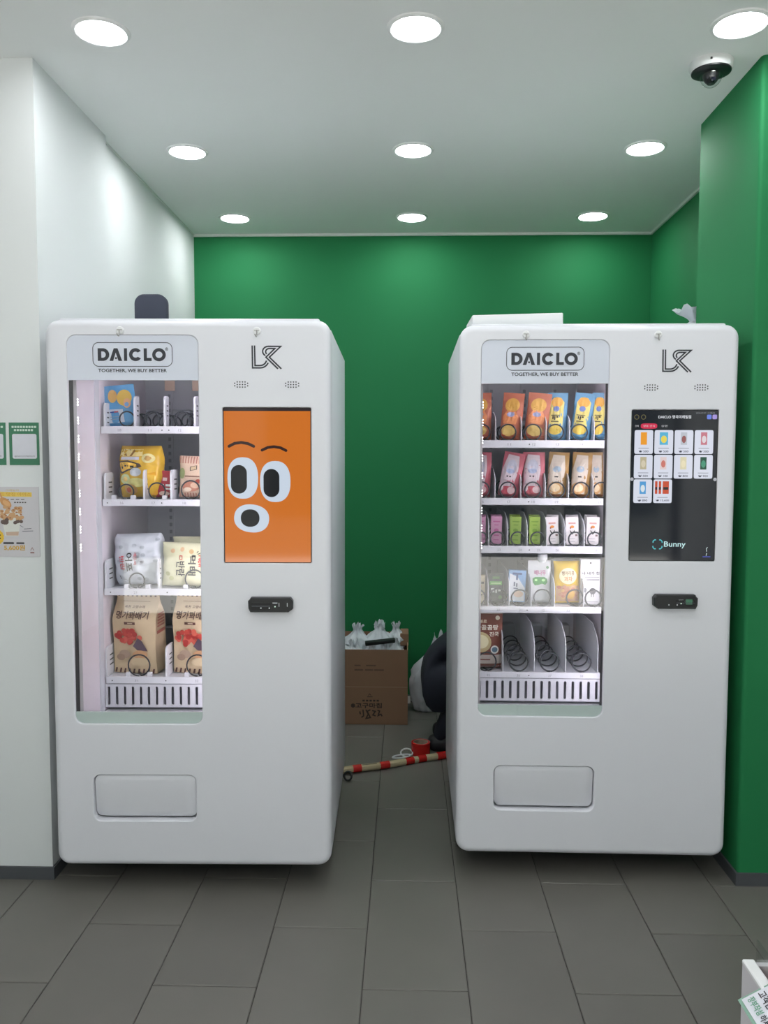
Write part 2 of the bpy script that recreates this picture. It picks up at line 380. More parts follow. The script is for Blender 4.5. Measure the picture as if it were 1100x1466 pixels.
def coil_mesh(R, front_only, depth):
    P = []
    n = 22
    for i in range(n + 1):                               # first turn lies flat at the front
        a = -PI / 2 - 2 * PI * i / n * 0.97; P.append((R * math.cos(a), 0.004 * i / n, R + .003 + R * math.sin(a)))
    if front_only:
        P += [(-.01, depth * .5, .005), (0, depth, .004)]; y0 = depth; turns = 2
    else: y0 = 0.004; turns = 4
    pitch = 0.085
    for i in range(1, int(turns * n) + 1):
        a = -PI / 2 - 2 * PI * i / n; P.append((R * math.cos(a), y0 + pitch * i / n, R + .003 + R * math.sin(a)))
    m = MB(); m.tube(P, 0.0029, 6)
    return m.mesh('spiral_coil', M_WIRE, angle=80)
_coil = {}
def coil(R, fo, dep, parent, s, z):
    k = (R, fo, dep)
    if k not in _coil: _coil[k] = coil_mesh(*k)
    return link('spiral_coil', _coil[k], parent, (s, SHD + .008, z))
def divider(parent, s, z, h, depth, kind):
    m = MB()
    if kind == 'short':                                  # stubby front guide with vents
        P = [(0, 0), (depth, 0), (depth, h * .96), (depth - .004, h), (.022, h)] + [(.022 - .022 * math.sin(k * PI / 10), h - .022 + .022 * math.cos(k * PI / 10)) for k in range(1, 6)]
        t = .0035
        m.loops([[(-t, p[0], p[1]) for p in P], [(t, p[0], p[1]) for p in P]])
        for sx in (-t, t):
            tt = tessellate_polygon([[Vector((p[0], p[1], 0)) for p in P]]); m.add([(sx, p[0], p[1]) for p in P], tt)
        o = m.obj('divider', M_DIV, parent, (s, SHD + .002, z), smooth=False)
        v = MB()
        for k in range(3): v.box(t + .0002, t + .0008, depth * .35, depth * .75, h - .038 - .018 * k, h - .033 - .018 * k)
        v.obj('vent_slots', M_BLACK, o, smooth=False) if False else None
        for q in v.v: pass
        me = v.mesh('vent_slots', M_BLACK, smooth=False); link('vent_slots', me, parent, (s, SHD + .002, z))
    else:                                                # long plate with sloping front
        P = [(0, 0), (depth, 0), (depth, h), (.10, h), (.025, h * .80), (.004, h * .66), (0, h * .60)]
        t = .0012
        m.loops([[(-t, p[0], p[1]) for p in P], [(t, p[0], p[1]) for p in P]])
        for sx in (-t, t):
            tt = tessellate_polygon([[Vector((p[0], p[1], 0)) for p in P]]); m.add([(sx, p[0], p[1]) for p in P], tt)
        m.obj('divider', M_DIV, parent, (s, SHD + .002, z), smooth=False)
def build_machine(o, rz, label, shelves, feetseed):
    root = empty('vending_machine', (o[0], o[1], 0), rz); tag(root, label, 'vending machine', 'white refrigerated vending machines')
    # cabinet shell, open to the front
    m = MB(); a0, a1, b0, b1 = -.472, .472, .083, .94; z0, z1 = .115, 1.935; t = .03
    m.rbox(a0, a0 + t, b0, b1, z0, z1, .006).rbox(a1 - t, a1, b0, b1, z0, z1, .006).rbox(a0 + .004, a1 - .004, b1 - t, b1 - .001, z0, z1, .004)
    m.box(a0 + t * .5, a1 - t * .5, b0, b1 - .01, z0, z0 + t).box(a0 + t * .5, a1 - t * .5, b0, b1 - .01, z1 - t, z1)
    m.rbox(-.436, .436, .03, .90, z1 - .002, 1.963, .006)
    m.obj('cabinet', M_SHELL, root)
    MB().box(-.44, .44, .09, .92, .085, .118).obj('base_frame', M_DARKMETAL, root, smooth=False)
    for x in (-.41, .41):
        for y in (.24, .87): link('foot', FOOT, root, (x, y, 0))
    door = link('door_panel', DOOR, root)
    link('monogram_logo', LOGO, door)
    link('speaker_grille', SPK, door, (.178, 0, 0)); link('speaker_grille', SPK, door, (.347, 0, 0))
    build_sign(root)
    # window: black jamb, pane, frosted lower band
    m = MB(); A = rr(WS0, WS1, WZ0, WZ1, .03, 6); m.loops([o3(A, .0141), o3(A, .050)])
    m.obj('window_gasket', M_GASKET, root, recalc=False)
    m = MB().prism(rr(WS0 + .0006, WS1 - .0006, WZ0 + .0006, HB - .0005, .0295, 6, (1, 1, 0, 0)), .0045, .0085); m.obj('window_pane', M_GLASS, root, smooth=False)
    m = MB().prism(rr(WS0 + .0006, WS1 - .0006, WZ0 + .0006, .632, .0295, 6, (1, 1, 0, 0)), .0095, .016); m.obj('frosted_band', M_LOWBAND, root, smooth=False)
    # liner
    m = MB().box(-.401, -.389, .052, .86, .53, 1.86).box(.095, .107, .082, .86, .53, 1.86).box(-.40, .107, .082, .86, .53, .545).box(-.40, .107, .082, .86, 1.845, 1.86)
    m.obj('interior_liner', M_LINER, root, smooth=False)
    MB().box(-.389, .095, .845, .86, .545, 1.845).obj('interior_back', M_LINERGREY, root, smooth=False)
    for s_ in (-.389, .0905): MB().box(s_, s_ + .0045, .215, .255, .56, 1.83).obj('shelf_rail', M_LINERGREY, root, smooth=False)
    for s_ in (-.30, -.155, -.02):
        m = MB().box(s_, s_ + .03, .838, .8449, .56, 1.83)
        for k in range(40): m.box(s_ + .009, s_ + .021, .8372, .838, .58 + .031 * k, .595 + .031 * k, 1)
        m.obj('slotted_upright', [M_LINERGREY, mat('upright_slot', (160, 163, 172), .6)], root, smooth=False)
    MB().box(.075, .089, .088, .096, .60, 1.80).obj('led_strip', M_LED, root, smooth=False)
    md = MB()
    for k in range(9):
        for q in range(3): md.box(-.3888, -.3872,   .057, .0585, 1.18 + .062 * k + .0095 * q, 1.1828 + .062 * k + .0095 * q)
    md.obj('led_dots', M_LEDDOT, root, smooth=False)['kind'] = 'stuff'
    MB().box(-.25, .05, .09, .10, 1.836, 1.8445).obj('led_strip', M_LED, root, smooth=False)
    # slotted air grille under the lowest shelf
    holes = [rr(-.374 + .0298 * k - .0052, -.374 + .0298 * k + .0052, .578, .648, .0051, 4) for k in range(16)]
    m = MB(); m.fill([rr(-.387, .092, .570, .657, .001, 2)] + holes, SHD - .004)
    for h in holes: m.loops([o3(h, SHD - .004), o3(h, SHD + .002)])
    m.obj('air_grille', M_SHELF, root, smooth=False)
    MB().box(-.387, .093, .30, .32, .546, .65).obj('duct_panel', mat('duct_grey', (120, 122, 130), .6), root, smooth=False)
    MB().box(-.387, .093, .10, .29, .546, .556).obj('sill', M_SHELF, root, smooth=False)
    # shelves
    for sp in shelves:
        zt, zb = sp['z']
        m = MB().box(-.384, .088, SHD + .003, .80, zt - .006, zt - .002)
        sh = m.obj('shelf', M_SHELF, root, smooth=False)
        MB().rbox(-.384, .090, SHD - .006, SHD + .003, zb, zt + .002, .0015, 1).obj('price_rail', M_SHELF, sh, smooth=False)
        for s_, n_ in sp['nums']:
            mm = MB(); text(mm, n_, s_ - .006, s_ + .006, (zt + zb) / 2 - .0045, (zt + zb) / 2 + .0045, SHD - .0066); mm.obj('slot_number', ink((140, 142, 150)), sh, smooth=False)
        for s_ in sp.get('screws', ()):
            link('screw', SCREW, sh, (s_, SHD - .0064, (zt + zb) / 2))
        for s_, h, dep, kind in sp['div']: divider(sh, s_, zt - .002, h, dep, kind)
        for s_, R, fo, dep in sp['coils']: coil(R, fo, dep, sh, s_, zt - .001)
        for s_ in sp.get('blocks', ()):
            MB().rbox(s_ - .009, s_ + .009, SHD + .004, SHD + .02, zt - .002, zt + .016, .002, 1).obj('product_stop', M_SHELF, sh)
        for s_ in sp.get('tags', ()):
            MB().box(s_ - .021, s_ + .021, .70, .702, zt + .165, zt + .208).obj('motor_tag', ink((226, 196, 176)), sh, smooth=False)
        for s_ in sp.get('motors', ()):
            MB().rbox(s_ - .04, s_ + .04, .74, .80, zt, zt + .09, .004, 1).obj('coil_motor', mat('motor_grey', (168, 172, 176), .5), sh)
    # collection flap and its cavity
    P = rr(-.3385, .008, .262, .4125, .022, 6); m = MB(); Lp = []
    def fl(p, e): return (p[0], .006 + .016 * ((.4125 - p[1]) / .15) ** 2 + e, p[1])
    m.loops([[fl(p, .0) for p in rr(-.3360, .0055, .2645, .4100, .0195, 6)], [fl(p, .002) for p in P], [fl(p, .008) for p in P]])
    N = 10; g = rr(-.3360, .0055, .2645, .4100, .0195, 6)
    cx, cz = -.165, .337
    rings = [[fl((cx + (p[0] - cx) * k, cz + (p[1] - cz) * k), 0) for p in g] for k in (1, .75, .5, .25, .02)]
    m.loops(rings); m.fan(rings[-1])
    m.obj('collection_flap', M_SHELL, root, angle=50)['label'] = 'white collection flap with rounded corners'
    MB().box(-.345, .015, .06, .2, .25, .42).obj('chute', M_DARKMETAL, root, smooth=False)
    return root, door
SCREW = MB().lathe([(0, -.0006), (.002, -.0006), (.0025, 0)], 8, axis='y').mesh('screw', M_DARKMETAL)

OL, RL = (-.728, 2.722), math.radians(1.3)
OR, RR = (.654, 2.845), math.radians(-.4)
def world(o, r, s, d): return (o[0] + s * math.cos(r) - d * math.sin(r), o[1] + s * math.sin(r) + d * math.cos(r))
S1 = dict(z=(1.612, 1.587), nums=[(-.315, '10'), (-.205, '11'), (-.095, '12')], screws=(-.16, -.135), tags=(-.245, -.13, .0), motors=(-.32, -.21, -.10, .01),
          div=[(-.372, .09, .05, 'short'), (-.262, .115, .05, 'short'), (-.152, .115, .05, 'short'), (-.042, .115, .05, 'short')],
          coils=[(-.292, .027, True, .06), (-.201, .027, False, 0), (-.091, .027, False, 0), (.02, .027, False, 0)])
S2 = dict(z=(1.345, 1.322), nums=[(-.312, '16'), (-.195, '17'), (-.082, '18')], screws=(-.365, -.165), motors=(-.30, -.17, -.05), blocks=(-.345, -.275, -.158),
          div=[(-.376, .10, .09, 'short'), (-.232, .112, .09, 'short'), (-.132, .112, .09, 'short')],
          coils=[(-.30, .027, True, .09), (-.186, .03, True, .05), (-.062, .034, True, .06)])
S3 = dict(z=(1.014, .991), nums=[(-.268, '21'), (-.04, '22')], screws=(-.36, -.15), motors=(-.27, -.06), blocks=(-.305, -.225, -.085),
          div=[(-.380, .107, .09, 'short'), (-.184, .112, .03, 'short'), (.07, .107, .09, 'short')],
          coils=[(-.266, .028, True, .10), (-.052, .034, True, .06), ])
S4 = dict(z=(.683, .659), nums=[(-.27, '31'), (-.045, '32')], screws=(-.36, -.16), motors=(-.27, -.06), blocks=(-.305, -.225, -.085),
          div=[(-.384, .112, .09, 'short'), (-.160, .115, .09, 'short'), (.07, .112, .09, 'short')],
          coils=[(-.264, .040, True, .10), (-.045, .040, True, .10)])
ml, door_l = build_machine(OL, RL, 'white vending machine with an orange cartoon face on its screen, left of the two', [S1, S2, S3, S4], 1)
def LNG(xs, h): return [(x, h, .42, 'long') for x in xs]
T1 = dict(z=(1.566, 1.539), nums=[(-.375, '10'), (-.27, '11'), (-.178, '12'), (-.09, '13'), (.0, '14'), (.07, '15')], screws=(-.195,), div=LNG((-.3205, -.2235, -.1315, -.0435, .048), .115),
          coils=[(x, .030, True, .07) for x in (-.372, -.274, -.18, -.0955, -.006, .078)])
T2 = dict(z=(1.348, 1.324), nums=[(-.37, '16'), (-.27, '17'), (-.178, '18'), (-.09, '19'), (.0, '20'), (.07, '21')], screws=(-.195,), div=LNG((-.3205, -.2235, -.1315, -.0435, .048), .115),
          coils=[(x, .030, True, .07) for x in (-.372, -.272, -.178, -.088, .004, .08)])
T3 = dict(z=(1.166, 1.140), nums=[(-.375, '22'), (-.305, '23'), (-.225, '24'), (-.155, '25'), (-.085, '26'), (-.012, '27'), (.06, '28')], screws=(-.19,), div=LNG((-.3425, -.271, -.197, -.1235, -.055, .0185), .125),
          coils=[(x, .026, True, .05) for x in (-.375, -.310, -.232, -.157, -.087, -.014, .058)])
T4 = dict(z=(.934, .911), nums=[(-.38, '29'), (-.305, '30'), (-.22, '31'), (-.135, '32'), (-.04, '33'), (.055, '34')], screws=(-.195,), div=LNG((-.3425, -.2625, -.1785, -.0905, .020), .13),
          coils=[(-.385, .031, True, .06), (-.305, .033, True, .06), (-.222, .031, True, .06), (-.136, .032, True, .08), (-.012, .032, True, .08), (.058, .031, True, .06)])
T5 = dict(z=(.680, .659), nums=[(-.34, '35'), (-.225, '36'), (-.105, '37'), (.015, '38')], screws=(-.185,), div=LNG((-.284, -.1635, -.044, .078), .175), motors=(-.22, -.10, .02),
          coils=[(-.345, .036, True, .08), (-.222, .036, False, 0), (-.103, .036, False, 0), (.018, .036, False, 0)])
mr, door_r = build_machine(OR, RR, 'white vending machine with a dark product menu on its screen, beside the green pillar', [T1, T2, T3, T4, T5], 2)

# ---- touchscreens
SX0, SX1, SZ0, SZ1 = .1145, .410, 1.146, 1.667
SW, SH_ = SX1 - SX0, SZ1 - SZ0
def su(u): return SX0 + u * SW
def sv(v): return SZ1 - v * SH_
def flat(parent, name, polys, col, lay, e=0.75):
    m = MB()
    for P in polys: m.fill([[(su(p[0]), sv(p[1])) for p in P]], .0042 - .0003 * lay)
    return m.obj(name, screen_mat(col, e), parent, smooth=False)
def screen_base(root, col, label, e):
    s = MB().prism(rr(SX0 + .0006, SX1 - .0006, SZ0 + .0006, SZ1 - .0006, .005, 4), .0045, .0095).obj('touchscreen', M_BLACK, root, smooth=False); s['label'] = label
    flat(s, 'display', [[(.012, .006), (.988, .006), (.988, .994), (.012, .994)]], col, 0, e)
    return s
sl = screen_base(ml, (206, 112, 34), 'lit orange touchscreen showing a surprised cartoon face', .82)
def fx(x): return (x - 36) / 789
def fy(y): return (y - 42) / 1398
def P2(L): return [(fx(a), fy(b)) for a, b in L]
flat(sl, 'status_bar', [P2([(36, 48), (822, 48), (822, 74), (36, 74)])], (62, 50, 52), 1, .5)
flat(sl, 'eye_white', [P2(ell(210, 672, 137, 186, 40, 2.4))], (205, 217, 232), 1, .8)
flat(sl, 'eye_white', [P2(ell(500, 703, 136, 184, 40, 2.4))], (205, 217, 232), 1, .8)
flat(sl, 'pupil', [P2(rr(104, 247, 555, 812, 71, 8))], (40, 38, 42), 2, .5)
flat(sl, 'pupil', [P2(rr(395, 537, 590, 843, 71, 8))], (40, 38, 42), 2, .5)
flat(sl, 'mouth_rim', [P2(ell(286, 1035, 157, 126, 40, 2.25, .12))], (205, 217, 232), 1, .8)
flat(sl, 'mouth', [P2(ell(273, 1032, 84, 79, 32, 2.2))], (40, 38, 42), 2, .5)
for pts, wd in (([(90, 388), (140, 362), (200, 354), (260, 364), (310, 388)], 26), ([(384, 422), (435, 398), (490, 391), (548, 400), (598, 425)], 25)):
    m = MB(); ribbon(m, [(su(fx(a)), sv(fy(b))) for a, b in pts], wd / 789 * SW, .0036)
    for q in (pts[0], pts[-1]): m.fill([[(su(fx(q[0])) + wd / 2 / 789 * SW * math.cos(k * PI / 8), sv(fy(q[1])) + wd / 2 / 789 * SW * math.sin(k * PI / 8)) for k in range(16)]], .0037)
    m.obj('eyebrow', screen_mat((66, 40, 36), .55), sl, smooth=False)

sr = screen_base(mr, (34, 36, 44), 'dark touchscreen with rows of white product cards', .5)
def stext(parent, name, items, col, lay=2, e=.8, bold=0.0):
    m = MB()
    for s_, u0, u1, v0, v1 in items: text(m, s_, su(u0), su(u1), sv(v1), sv(v0), .0042 - .0003 * lay, bold=bold)
    return m.obj(name, screen_mat(col, e), parent, smooth=False)
stext(sr, 'screen_title', [('DAICLO \uba85\uace1\ubbf8\ub798\ube4c\uc810', .31, .685, .036, .058)], (225, 228, 235), 1, .9, .015)
flat(sr, 'menu_pill', [[(p[0], p[1]) for p in ell(.205, .107, .094, .0175, 32, 4)]], (214, 52, 84), 1, .8)
stext(sr, 'menu_text', [('\ub0c9\ub3d9 \uac04\uc2dd', .14, .27, .1, .113), ('\uc804\uccb4', .045, .085, .1, .113), ('\uc0c1\uc628', .345, .42, .1, .113)], (225, 225, 230), 2, .7)
for u, c_ in ((.892, (104, 128, 226)), (.955, (168, 150, 222))): flat(sr, 'corner_button', [ell(u, .047, .026, .015, 24, 5)], c_, 1, .8)
m = MB()
for u in (.062, .14): ribbon(m, [(su(u + .025 * math.cos(a * PI / 8)), sv(.048 + .0145 * math.sin(a * PI / 8))) for a in range(16)], .0014, .0038, closed=True)
m.obj('corner_icon', screen_mat((150, 140, 90), .6), sr, smooth=False)
stext(sr, 'clock_text', [('2024-07-07  15:08:02', .74, .955, .017, .026)], (170, 172, 180), 1, .6)
prices = ['500', '500', '500', '500', '500', '100', '800', '900', '890', '15,600']
cardc = [[(240, 160, 50)], [(90, 180, 215), (235, 215, 90)], [(190, 195, 205), (150, 90, 90)], [(200, 120, 135), (225, 215, 220)], [(190, 180, 150), (215, 205, 180)],
         [(225, 205, 205), (205, 120, 110)], [(222, 214, 180), (235, 225, 190)], [(30, 80, 62), (70, 150, 120)], [(90, 160, 215), (220, 230, 235)], [(200, 80, 50), (50, 45, 45)]]
for i in range(10):
    c_, r_ = i % 4, i // 4
    u0 = (.042, .272, .502, .732)[c_]; u1 = u0 + .214; v0 = .1335 + .162 * r_; v1 = v0 + .156
    card = flat(sr, 'product_card', [ell((u0 + u1) / 2, (v0 + v1) / 2, .107, .078, 40, 14)], (214, 218, 232), 1, .85)
    um = (u0 + u1) / 2; k = cardc[i]
    if i == 9:
        for q, ww in ((-.075, .014), (-.032, .014), (.035, .036)):
            flat(card, 'product_picture', [[(um + q - ww, v0 + .012), (um + q + ww, v0 + .012), (um + q + ww, v0 + .095), (um + q - ww, v0 + .095)]], k[0], 2, .8)
            flat(card, 'product_picture_detail', [[(um + q - ww * .8, v0 + .05), (um + q + ww * .8, v0 + .05), (um + q + ww * .8, v0 + .068), (um + q - ww * .8, v0 + .068)]], k[1], 3, .7)
    else:
        hw = .048 if i == 1 else .036
        flat(card, 'product_picture', [[(um - hw, v0 + .014), (um + hw, v0 + .014), (um + hw, v0 + .096), (um - hw, v0 + .096)]], k[0], 2, .8)
        if len(k) > 1: flat(card, 'product_picture_detail', [ell(um, v0 + .06, hw * .7, .024)], k[1], 3, .8)
    flat(card, 'product_name_line', [[(um - .06, v0 + .117), (um + .06, v0 + .117), (um + .06, v0 + .121), (um - .06, v0 + .121)]], (140, 142, 152), 2, .8)
    wd_ = .055 if i < 9 else .075
    stext(card, 'price_text', [('\u20a9 ' + prices[i], um - wd_, um + wd_, v0 + .132, v0 + .146)], (60, 62, 74), 2, .8, .01)
for u in (.022, .978): flat(sr, 'scroll_arrow', [ell(u, .4565, .02, .0115, 20)], (190, 192, 200), 1, .7)
stext(sr, 'screen_logo', [('Bunny', .41, .66, .868, .914)], (190, 226, 228), 1, .9, .01)
m = MB()
for a in range(4):
    c0, s0 = math.cos(a * PI / 2), math.sin(a * PI / 2)
    pts = [(.0055, .0155), (.0105, .0155), (.0155, .0105), (.0155, .0055)]
    ribbon(m, [(su(.335) + p[0] * c0 - p[1] * s0, sv(.888) + p[0] * s0 + p[1] * c0) for p in pts], .0032, .0038)
m.obj('logo_bracket', screen_mat((80, 190, 200), .9), sr, smooth=False)
m = MB(); ribbon(m, [(su(.905), sv(.935)), (su(.90), sv(.915)), (su(.915), sv(.905))], .002, .0038); ribbon(m, [(su(.905), sv(.945)), (su(.9), sv(.962))], .002, .0038)
m.obj('screen_mark', screen_mat((210, 230, 230), .8), sr, smooth=False)
flat(sr, 'screen_link', [[(.86, .966), (.95, .966), (.95, .972), (.86, .972)]], (80, 90, 200), 1, .7)

# ---- card readers
def reader(root, mirror, lcd):
    k = -1 if mirror else 1
    cx = .273
    def X(x): return cx + k * x
    m = MB(); P = [(X(a), b) for a, b in ((-.074, .996), (-.068, .984), (.060, .984), (.074, .994), (.075, 1.022), (.066, 1.033), (-.066, 1.033), (-.070, 1.026), (-.075, 1.022))]
    c = (sum(p[0] for p in P) / len(P), 1.0085)
    Q = [(c[0] + (p[0] - c[0]) * .965, c[1] + (p[1] - c[1]) * .90) for p in P]
    m.loops([o3(P, .0), o3(P, -.022), o3(Q, -.027)]); m.fill([Q], -.027)
    r = m.obj('card_reader', M_BLACK, root, smooth=False); r['label'] = 'black card reader with small white marks'
    def bx(name, x0, x1, z0, z1, mt, e=.0008):
        a, b = sorted((X(x0), X(x1))); MB().box(a, b, -.027 - e, -.027, z0, z1).obj(name, mt, r, smooth=False)
    bx('slot_recess', -.064, .004, .993, 1.017, mat('reader_recess', (12, 12, 16), .5)); bx('slot', -.062, .0, 1.004, 1.007, mat('slot_grey', (70, 72, 80), .4), .0012)
    wm = mat('reader_mark', (210, 212, 216), .5)
    s = 1 if not mirror else 1
    for x in (-.031, -.003): MB().lathe([(0, -.0012), (.0022, -.0012), (.0025, 0)], 10, (cx + (x if not mirror else x + .006), -.0275, .999), axis='y').obj('lens', wm, r)
    base = cx + .008
    MB().box(base, base + .016, -.0278, -.027, 1.0145, 1.0175).obj('reader_mark', wm, r, smooth=False)
    MB().lathe([(0, -.0012), (.002, -.0012), (.0024, 0)], 10, (base + .008, -.0275, 1.004), axis='y').obj('status_lamp', emitter('status_lamp', (.6, 1, .7), .7), r)
    for x in (.0215, .049): MB().box(base + x - .001, base + x + .001, -.0278, -.027, 1.004, 1.017).obj('reader_mark', wm, r, smooth=False)
    if lcd: MB().box(base + .024, base + .0465, -.0280, -.027, 1.001, 1.0185).obj('reader_display', screen_mat((64, 116, 88), .6), r, smooth=False)
reader(ml, False, False); reader(mr, True, True)

# ---- adhesive hooks on the doors
hk_base = MB().lathe([(0, -.006), (.0105, -.006), (.0132, -.003), (.0132, 0)], 20, axis='y').mesh('hook_base', mat('hook_white', (236, 236, 238), .35))
hm = MB(); hm.box(-.0085, .0085, -.0085, -.006, .0005, .0025); hm.tube([(0, -.008, .002), (.0005, -.0105, -.004), (.0005, -.0105, -.014), (0, -.014, -.020), (-.002, -.019, -.0185), (-.004, -.021, -.012)], .002, 6)
hk = hm.mesh('hook', mat('hook_clear', (170, 168, 166), .2))
for (o, r, s, z, lab) in ((OL, RL, -.221, 1.9185, 'small white adhesive hook above the header sign of the left machine'), (OL, RL, .232, 1.917, 'small white adhesive hook above the monogram of the left machine'),
                          (OR, RR, -.249, 1.9215, 'small white adhesive hook above the header sign of the right machine'), (OR, RR, .197, 1.920, 'small white adhesive hook above the monogram of the right machine')):
    x, y = world(o, r, s, -.0002)
    t = empty('adhesive_hook', (x, y, z), r); tag(t, lab, 'hook', 'adhesive hooks on the machines')
    link('hook_base', hk_base, t); link('hook', hk, t)

# ------------------------------------------------------------------ packs on the shelves
def smooth(a, b, x):
    t = max(0.0, min(1.0, (x - a) / (b - a))); return t * t * (3 - 2 * t)
class Pack:
    def __init__(s, w, h, t, kind, seed=0, wob=0.06, crumple=0.0): s.w, s.h, s.t, s.kind, s.seed, s.wob, s.cr = w, h, t, kind, seed, wob, crumple
    def T(s, u, v):
        a = min(1.0, abs(2 * u - 1)); b = min(1.0, abs(2 * v - 1))
        if s.kind == 'pillow': T = (1 - a ** 2.6) ** .65 * (1 - b ** 3.4) ** .7
        elif s.kind == 'stand': T = (1 - a ** 2.8) ** .6 * (1 - smooth(.25, .93, v) * .96) * (0.25 + .75 * smooth(0, .08, v))
        elif s.kind == 'gusset': T = (1 - smooth(.62, .90, v) * .93) * (.86 + .14 * (1 - a ** 2))
        else: T = (.92 + .08 * (1 - a ** 2) * (1 - b ** 2))          # carton / stick
        T = max(T, .03)
        n = noise.noise(Vector((u * 3.1 + s.seed * 7.3, v * 4.2, s.seed * 1.7))) * s.wob + s.cr * (noise.noise(Vector((u * 9 + s.seed, v * 9, 3.1))) + .6 * abs(noise.noise(Vector((u * 5, v * 15 + s.seed, 1.1)))))
        return s.t / 2 * (T + n * min(1, 3 * T))
    def W(s, v):
        if s.kind == 'pillow' and s.cr > .08: return 1.03 - .13 * abs(2 * v - 1) ** 5 + .02 * math.sin(v * 17 + s.seed)
        if s.kind == 'pillow': return 1 - .045 * (1 - abs(2 * v - 1) ** 2) + .012 * math.sin(v * 19 + s.seed)
        if s.kind == 'stand': return 1 - .04 * smooth(.0, .3, 1 - v) * 0 + .01 * math.sin(v * 11 + s.seed)
        if s.kind == 'gusset': return 1 + .012 * math.sin(v * 9 + s.seed)
        return 1.0
    def at(s, u, v, lift=0.0): return ((u - .5) * s.w * s.W(v), -s.T(u, v) - lift, v * s.h)
    def mesh(s, name, mt, nu=24, nv=30):
        m = MB()
        F = [[s.at(i / nu, j / nv) for i in range(nu + 1)] for j in range(nv + 1)]
        B = [[(p[0], s.T(i / nu, j / nv) * .9, p[2]) for i, p in enumerate(F[j])] for j in range(nv + 1)]
        m.loops(F, closed=False); m.loops(B, closed=False)
        dip = .45 if s.kind == 'gusset' else 0.0
        for i in (0, nu):
            mid = [((F[j][i][0]) * (1 - dip * .32 * smooth(.0, .5, j / nv)), (F[j][i][1] + B[j][i][1]) / 2, F[j][i][2]) for j in range(nv + 1)]
            m.loops([[F[j][i] for j in range(nv + 1)], mid, [B[j][i] for j in range(nv + 1)]], closed=False)
        m.loops([F[0], B[0]], closed=False); m.loops([F[nv], B[nv]], closed=False)
        return m.mesh(name, mt, angle=50)
    def print(s, decals):
        m = MB(); cols = []
        for k, d in enumerate(decals):
            lift = .0010 + .0003 * min(k, 8) + .0001 * k; col = d[-1]
            if col not in cols: cols.append(col)
            mi = cols.index(col)
            if d[0] == 'r':
                u0, u1, v0, v1 = d[1:5]; a, b = max(1, int((u1 - u0) * 12)), max(1, int((v1 - v0) * 16))
                m.loops([[s.at(u0 + (u1 - u0) * i / a, v0 + (v1 - v0) * j / b, lift) for i in range(a + 1)] for j in range(b + 1)], mi, closed=False)
            elif d[0] == 'e':
                cu, cv, ru, rv = d[1:5]; n = 22
                R = [[s.at(cu + ru * k2 * math.cos(2 * PI * i / n), cv + rv * k2 * math.sin(2 * PI * i / n), lift) for i in range(n)] for k2 in (1, .8, .6, .4, .2, .02)]
                m.loops(R, mi); m.fan(R[-1], mi)
            elif d[0] == 'p' and len(d[1]) not in (4, 8):        # broad shapes follow the bulge in rings
                E_ = []
                for q in range(len(d[1])):
                    a, b = d[1][q], d[1][(q + 1) % len(d[1])]; E_ += [(a[0] + (b[0] - a[0]) * t / 4, a[1] + (b[1] - a[1]) * t / 4) for t in range(4)]
                cu = sum(e[0] for e in E_) / len(E_); cv = sum(e[1] for e in E_) / len(E_)
                R = [[s.at(cu + (e[0] - cu) * k2, cv + (e[1] - cv) * k2, lift) for e in E_] for k2 in (1, .8, .6, .4, .2, .02)]
                m.loops(R, mi); m.fan(R[-1], mi)
            elif d[0] == 'p':
                P = [s.at(u, v, lift) for u, v in d[1]]
                m.add(P, tessellate_polygon([[Vector((u, v, 0)) for u, v in d[1]]]), mi)
            elif d[0] == 't':
                st, u0, u1, v0, v1, rot = d[1:7]; vv, ff = text2d(st, .02); out = []
                for a, b in vv:
                    for _ in range(rot % 4): a, b = b, 1 - a
                    out.append(s.at(u0 + a * (u1 - u0), v0 + b * (v1 - v0), lift + .0008))
                m.add(out, ff, mi)
        return m.mesh('printed_design', [ink(c, .4) for c in cols], smooth=False, recalc=False)
def place(pk, name, mt, decals, label, cat, group, o, r, s, d, z, tilt=0.0, lean=0.0, yaw=0.0):
    x, y = world(o, r, s, d)
    ob = link(name, pk.mesh(name, mt), None, (x, y, z)); ob.rotation_euler = (lean, tilt, r + yaw)
    tag(ob, label, cat, group)
    if decals: link('printed_design', pk.print(decals), ob)
    return ob
K = (40, 36, 38); WHT = (232, 232, 232)
# left machine -----------------------------------------------------
zl = [S['z'][0] for S in (S1, S2, S3, S4)]
place(Pack(.115, .15, .03, 'stand', 1), 'snack_pouch', film((92, 158, 205)), [('e', .28, .74, .15, .16, (218, 178, 108)), ('e', .66, .68, .24, .2, (222, 186, 84)), ('e', .74, .54, .12, .12, (226, 172, 120)), ('e', .73, .51, .07, .055, (120, 165, 210)),
      ('p', [(.1, .08), (.62, .08), (.6, .4), (.12, .42)], (206, 216, 226)), ('r', .17, .3, .33, .36, (60, 80, 150)), ('r', .31, .45, .33, .36, (190, 70, 70)), ('r', .17, .52, .22, .235, (150, 160, 180)), ('r', .17, .52, .16, .175, (150, 160, 180))],
      'blue pouch with round golden snacks on the top shelf of the left machine', 'pouch', None, OL, RL, -.322, .325, zl[0] + .006, tilt=-.10)
pk = Pack(.17, .195, .10, 'pillow', 2, .10, .10)
